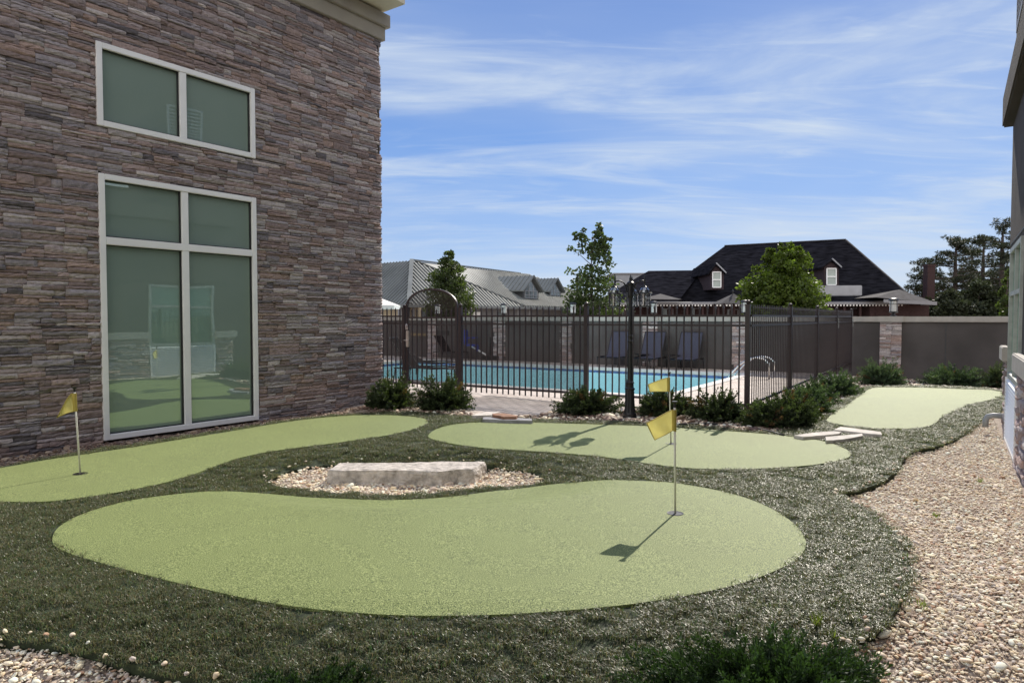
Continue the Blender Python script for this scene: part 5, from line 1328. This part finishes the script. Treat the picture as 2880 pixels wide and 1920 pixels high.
# ------------------------------------------------------------------ far building with the dark shingle roof
Z2 = 3.0
sb = thing('shingle_roof_building', 'dark red brick building under a huge steep dark shingle roof', 'building', at(2200, 890, 66))
def adds(o): return under(o, sb)
ZR = 9.45
def atz(px, py, z): d = ray(px, py); t = (z - CAMH) / d.z; return Vector((d.x * t, d.y * t, z))
RL, RR = atz(2038, 692, ZR), atz(2379, 674.6, ZR)
ax = (RR - RL).normalized(); axn = Vector((ax.y, -ax.x, 0))          # axn points towards the viewer
FL, FR = atz(1824, 849.5, Z2 + .1), atz(2577, 849, Z2 + .1)
half = 7.2
def proj(p, off, s): 
    q = RL + ax * (p - RL).dot(ax) + axn * off; q.z = s; return q
FLv = at(1824, 849, RL.y + axn.y * half * 1.0); FRv = at(2577, 849, RR.y + axn.y * half * 1.0)
FLv.z = FRv.z = (FLv.z + FRv.z) / 2
BL_, BR_ = FLv - axn * 14.4, FRv - axn * 14.4
m = MB(); m.add([RL, RR, FRv, FLv, BR_, BL_], [(3, 2, 1, 0), (2, 4, 1), (4, 5, 0, 1), (5, 3, 0)])
adds(m.build('roof', M['shingle']))
m = MB(); m.bar(RL + Vector((0, 0, .05)), RR + Vector((0, 0, .05)), .25, .10); m.bar(RR, FRv, .22, .10)
adds(m.build('roof_ridge', M['shingle_grey']))
# left wing
WL, WR = at(1824, 761.5, 74), at(1975, 756, 73); WR.z = WL.z
wf = at(1672, 850, 66); wf2 = at(1905, 850, 65.2); wf.z = wf2.z = FLv.z - .05
m = MB(); m.add([WL, WR, wf2, wf, wf - axn * 14, wf2 - axn * 14], [(0, 3, 2, 1), (0, 4, 3), (0, 1, 5, 4)]); adds(m.build('wing_roof', M['shingle']))
# porch roof band and walls
e0, e1 = at(1630, 851, 62.0), at(2560, 851, 60.5); e0.z = e1.z = Z2 - .12
e0i, e1i = wf - Vector((0, 0, .0)), FRv.copy()
m = MB(); m.add([e0, e1, FRv + Vector((0, 0, .02)), FLv + Vector((0, 0, .02)), wf + Vector((0, 0, .02))], [(0, 1, 2, 3, 4)]); m.bar(e0, e1, .12, .22); adds(m.build('porch_roof', M['fascia']))
m = MB(); st = 210
for i in range(st):
    if i % 2: continue
    if .60 < i / st < .66: continue
    a = e0.lerp(e1, i / st); b = e0.lerp(e1, (i + 1) / st); dz = Vector((0, -.10, -.12)); m.add([a + dz, b + dz, b + dz - Vector((0, 0, .12)), (a + b) / 2 + dz - Vector((0, 0, .15)), a + dz - Vector((0, 0, .12))], [(0, 1, 2, 3, 4)])
    
adds(m.build('awning_valance', M['canvas']))
wA, wB = e0 + Vector((0, 2.6, 0)), e1 + Vector((0, 2.6, 0))
m = MB(); m.prism([Vector((wA.x, wA.y, -.4)), Vector((wB.x, wB.y, -.4)), Vector((wB.x, wB.y, Z2 - .1)), Vector((wA.x, wA.y, Z2 - .1))], (0, .4, 0)); adds(m.build('wall', M['brick_far']))
for px0, px1, py0, py1, mt in ((1709, 1733, 870, 888, 'glass_far'), (1750, 1778, 869, 888, 'glass_far'), (1862, 1892, 868, 886, 'glass_far'), (1944, 1975, 867, 886, 'glass_far'), (2046, 2075, 870, 886, 'glass_far'), (2398, 2412, 867, 890, 'glass_far'), (2520, 2543, 866, 888, 'glass_far'), (2413, 2439, 853, 893, 'rtu'), (2110, 2150, 866, 890, 'glass_far')):
    Yw = wA.y + (wB.y - wA.y) * (px0 - 1630) / 930 - .06
    q = [at(px0, py1, Yw), at(px1, py1, Yw), at(px1, py0, Yw), at(px0, py0, Yw)]
    fr = MB(); 
    for a, b in zip(q, q[1:] + q[:1]): fr.bar(a, b, .10, .08)
    fo = adds(fr.build('window' if mt == 'glass_far' else 'door', M['fascia'])); MB().prism(q, (0, .03, 0)).build('pane', M[mt]).parent = fo
m = MB()
for i in range(22):
    a = e0.lerp(e1, i / 21) + Vector((0, .3, 0)); m.bar(Vector((a.x, a.y, -.4)), a, .16)
adds(m.build('porch_posts', M['brick_far']))
def hipcap(pl, pt, pr, Y, mat='shingle_grey', dz=2.2):
    L_, T_, R_ = at(*pl, Y), at(*pt, Y + dz), at(*pr, Y); B1_ = L_ + Vector((0, 2 * dz, 0)); B2_ = R_ + Vector((0, 2 * dz, 0))
    return MB().add([L_, R_, T_, B1_, B2_], [(0, 1, 2), (1, 4, 2), (4, 3, 2), (3, 0, 2)])
adds(hipcap((1815, 841), (1857, 826), (1918, 842), 60.5).build('porch_hip', M['shingle_grey']))
adds(hipcap((2462, 836), (2531, 814), (2632, 851), 59).build('porch_hip', M['shingle_grey']))
ea, eb = at(2485, 846, 58.8), at(2633, 853, 57.5); m = MB(); m.bar(ea, eb, .15, .28); m.bar(eb, eb + Vector((1.0, 8, 0)), .15, .28)
m.add([ea, eb, eb + Vector((1, 8, .1)), ea + Vector((0, 8, .1))], [(0, 1, 2, 3)]); adds(m.build('porch_eave', M['fascia']))
m = MB(); a = at(2613, 890, 60); m.prism([Vector((ea.x, 61, -.4)), Vector((a.x, 60, -.4)), Vector((a.x, 60, 2.75)), Vector((ea.x, 61, 2.75))], (0, 6, 0)); adds(m.build('porch_wall', M['brick_far']))
def sdormer(wx0, wx1, wy0, wy1, ax_, ay_, gx0, gx1, gy, Y):
    d = MB(); A_ = at(ax_, ay_, Y); L_, R_ = at(gx0, gy, Y), at(gx1, gy, Y)
    d.prism([L_, A_, R_, R_ - Vector((0, 0, .12)), A_ - Vector((0, 0, .16)), L_ - Vector((0, 0, .12))], (-.3, 7, 0))
    o = adds(d.build('dormer', M['shingle'])); m_ = (gx1 - gx0) * .13
    q = [at(gx0 + m_, gy, Y + .3), at(ax_, ay_ + 6, Y + .3), at(gx1 - m_, gy, Y + .3), at(gx1 - m_, wy1 + 6, Y + .3), at(gx0 + m_, wy1 + 6, Y + .3)]
    MB().prism(q, (0, 6, 0)).build('gable_wall', M['dark_brick']).parent = o
    q = [at(wx0, wy0, Y + .2), at(wx1, wy0, Y + .2), at(wx1, wy1, Y + .2), at(wx0, wy1, Y + .2)]
    MB().prism(q, (0, .05, 0)).build('pane', M['curtain']).parent = o
    f_ = MB()
    for a, b in zip(q, q[1:] + q[:1]): f_.bar(a - Vector((0, .03, 0)), b - Vector((0, .03, 0)), .10, .08)
    f_.bar(q[0].lerp(q[3], .5) - Vector((0, .04, 0)), q[1].lerp(q[2], .5) - Vector((0, .04, 0)), .09)
    f_.build('window_frame', M['white']).parent = o
    e = MB(); e.bar(A_ + Vector((0, -.05, .02)), R_ + Vector((0, -.05, .02)), .12, .10); e.build('flashing', M['rtu']).parent = o
sdormer(2004, 2027, 765, 808, 2014, 740, 1992, 2042, 768, 66.0)
sdormer(2325, 2351, 755, 801, 2340, 728, 2310, 2366, 752, 63.5)
q0 = at(2301, 832, 61.5); q1 = at(2425, 831, 61.0); q2 = at(2301, 803, 61.5)
m = MB(); m.prism([q0, q1, Vector((q1.x, q1.y, q2.z)), q2], (0, 1.8, 0)); tag(m.build('rooftop_unit', M['rtu'], bevel=.05), 'long grey metal box on the dark roof below the right dormer', 'rooftop unit')
q0 = at(1729, 860, 88); q1 = at(1812, 860, 88); q2 = at(1729, 771, 88)
hb = thing('grey_building', 'flat-topped blue-grey building behind the lamp post', 'building', (q0.x, 88, -.4))
under(MB().prism([Vector((q0.x, 88, -.4)), Vector((q1.x, 88, -.4)), Vector((q1.x, 88, q2.z)), Vector((q0.x, 88, q2.z))], (0, 6, 0)).build('wall', M['rtu']), hb)
under(MB().prism([Vector((q0.x - .2, 87.8, q2.z)), Vector((q1.x + .2, 87.8, q2.z)), Vector((q1.x + .2, 87.8, q2.z + .15)), Vector((q0.x - .2, 87.8, q2.z + .15))], (0, 6.4, 0)).build('roof_edge', M['fascia']), hb)
# pavilion
pv = thing('pavilion', 'small hip-roofed pavilion with a finial in front of the brick building', 'pavilion', at(2064, 880, 48))
o = hipcap((2028, 853), (2064, 825), (2100, 853), 47, dz=1.2); under(o.build('roof', M['shingle_grey']), pv)
c = at(2061, 824, 48.2); under(MB().lathe([(.05, 0), (.05, .1), (.09, .14), (.05, .2), (.01, .3)], c, 10).build('finial', M['lamp']), pv)
m = MB()
for px in (2036, 2092):
    a = at(px, 853, 47.2); m.bar(Vector((a.x, a.y, -.4)), a, .12); m.bar(Vector((a.x, a.y + 2.2, -.4)), a + Vector((0, 2.2, 0)), .12)
under(m.build('posts', M['brick_far']), pv)
# chimney
a = at(2600, 890, 72); b = at(2621, 890, 72); tz = at(2610, 742, 72).z
ch = thing('brick_chimney', 'tall square red brick chimney in front of the pines', 'chimney', ((a.x + b.x) / 2, 72, -.4))
MB().box((0, 0, tz / 2), (b.x - a.x, .8, tz + .4)).build('stack', M['brick_far'], ch); MB().box((0, 0, tz + .22), (b.x - a.x + .12, .92, .2)).build('cap', M['brick_far'], ch)
# pale low buildings far behind the pines
for px0, px1, pt, Y, lab in ((2590, 2720, 838, 110, 'pale low building glimpsed between the pine trunks'),):
    a = at(px0, pt, Y); b = at(px1, pt, Y); fb = thing('far_building', lab, 'building', (a.x, Y, -.4))
    under(MB().prism([Vector((a.x, Y, -.4)), Vector((b.x, Y, -.4)), Vector((b.x, Y, a.z)), Vector((a.x, Y, a.z))], (0, 6, 0)).build('wall', M['wall_grey']), fb)
    under(MB().prism([Vector((a.x - .3, Y - .3, a.z)), Vector((b.x + .3, Y - .3, a.z)), Vector((b.x + .3, Y - .3, a.z + .3)), Vector((a.x - .3, Y - .3, a.z + .3))], (0, 6.6, 0)).build('roof', M['cap']), fb)
print('faces', sum(len(o.data.polygons) for o in S.objects if o.type == 'MESH'))
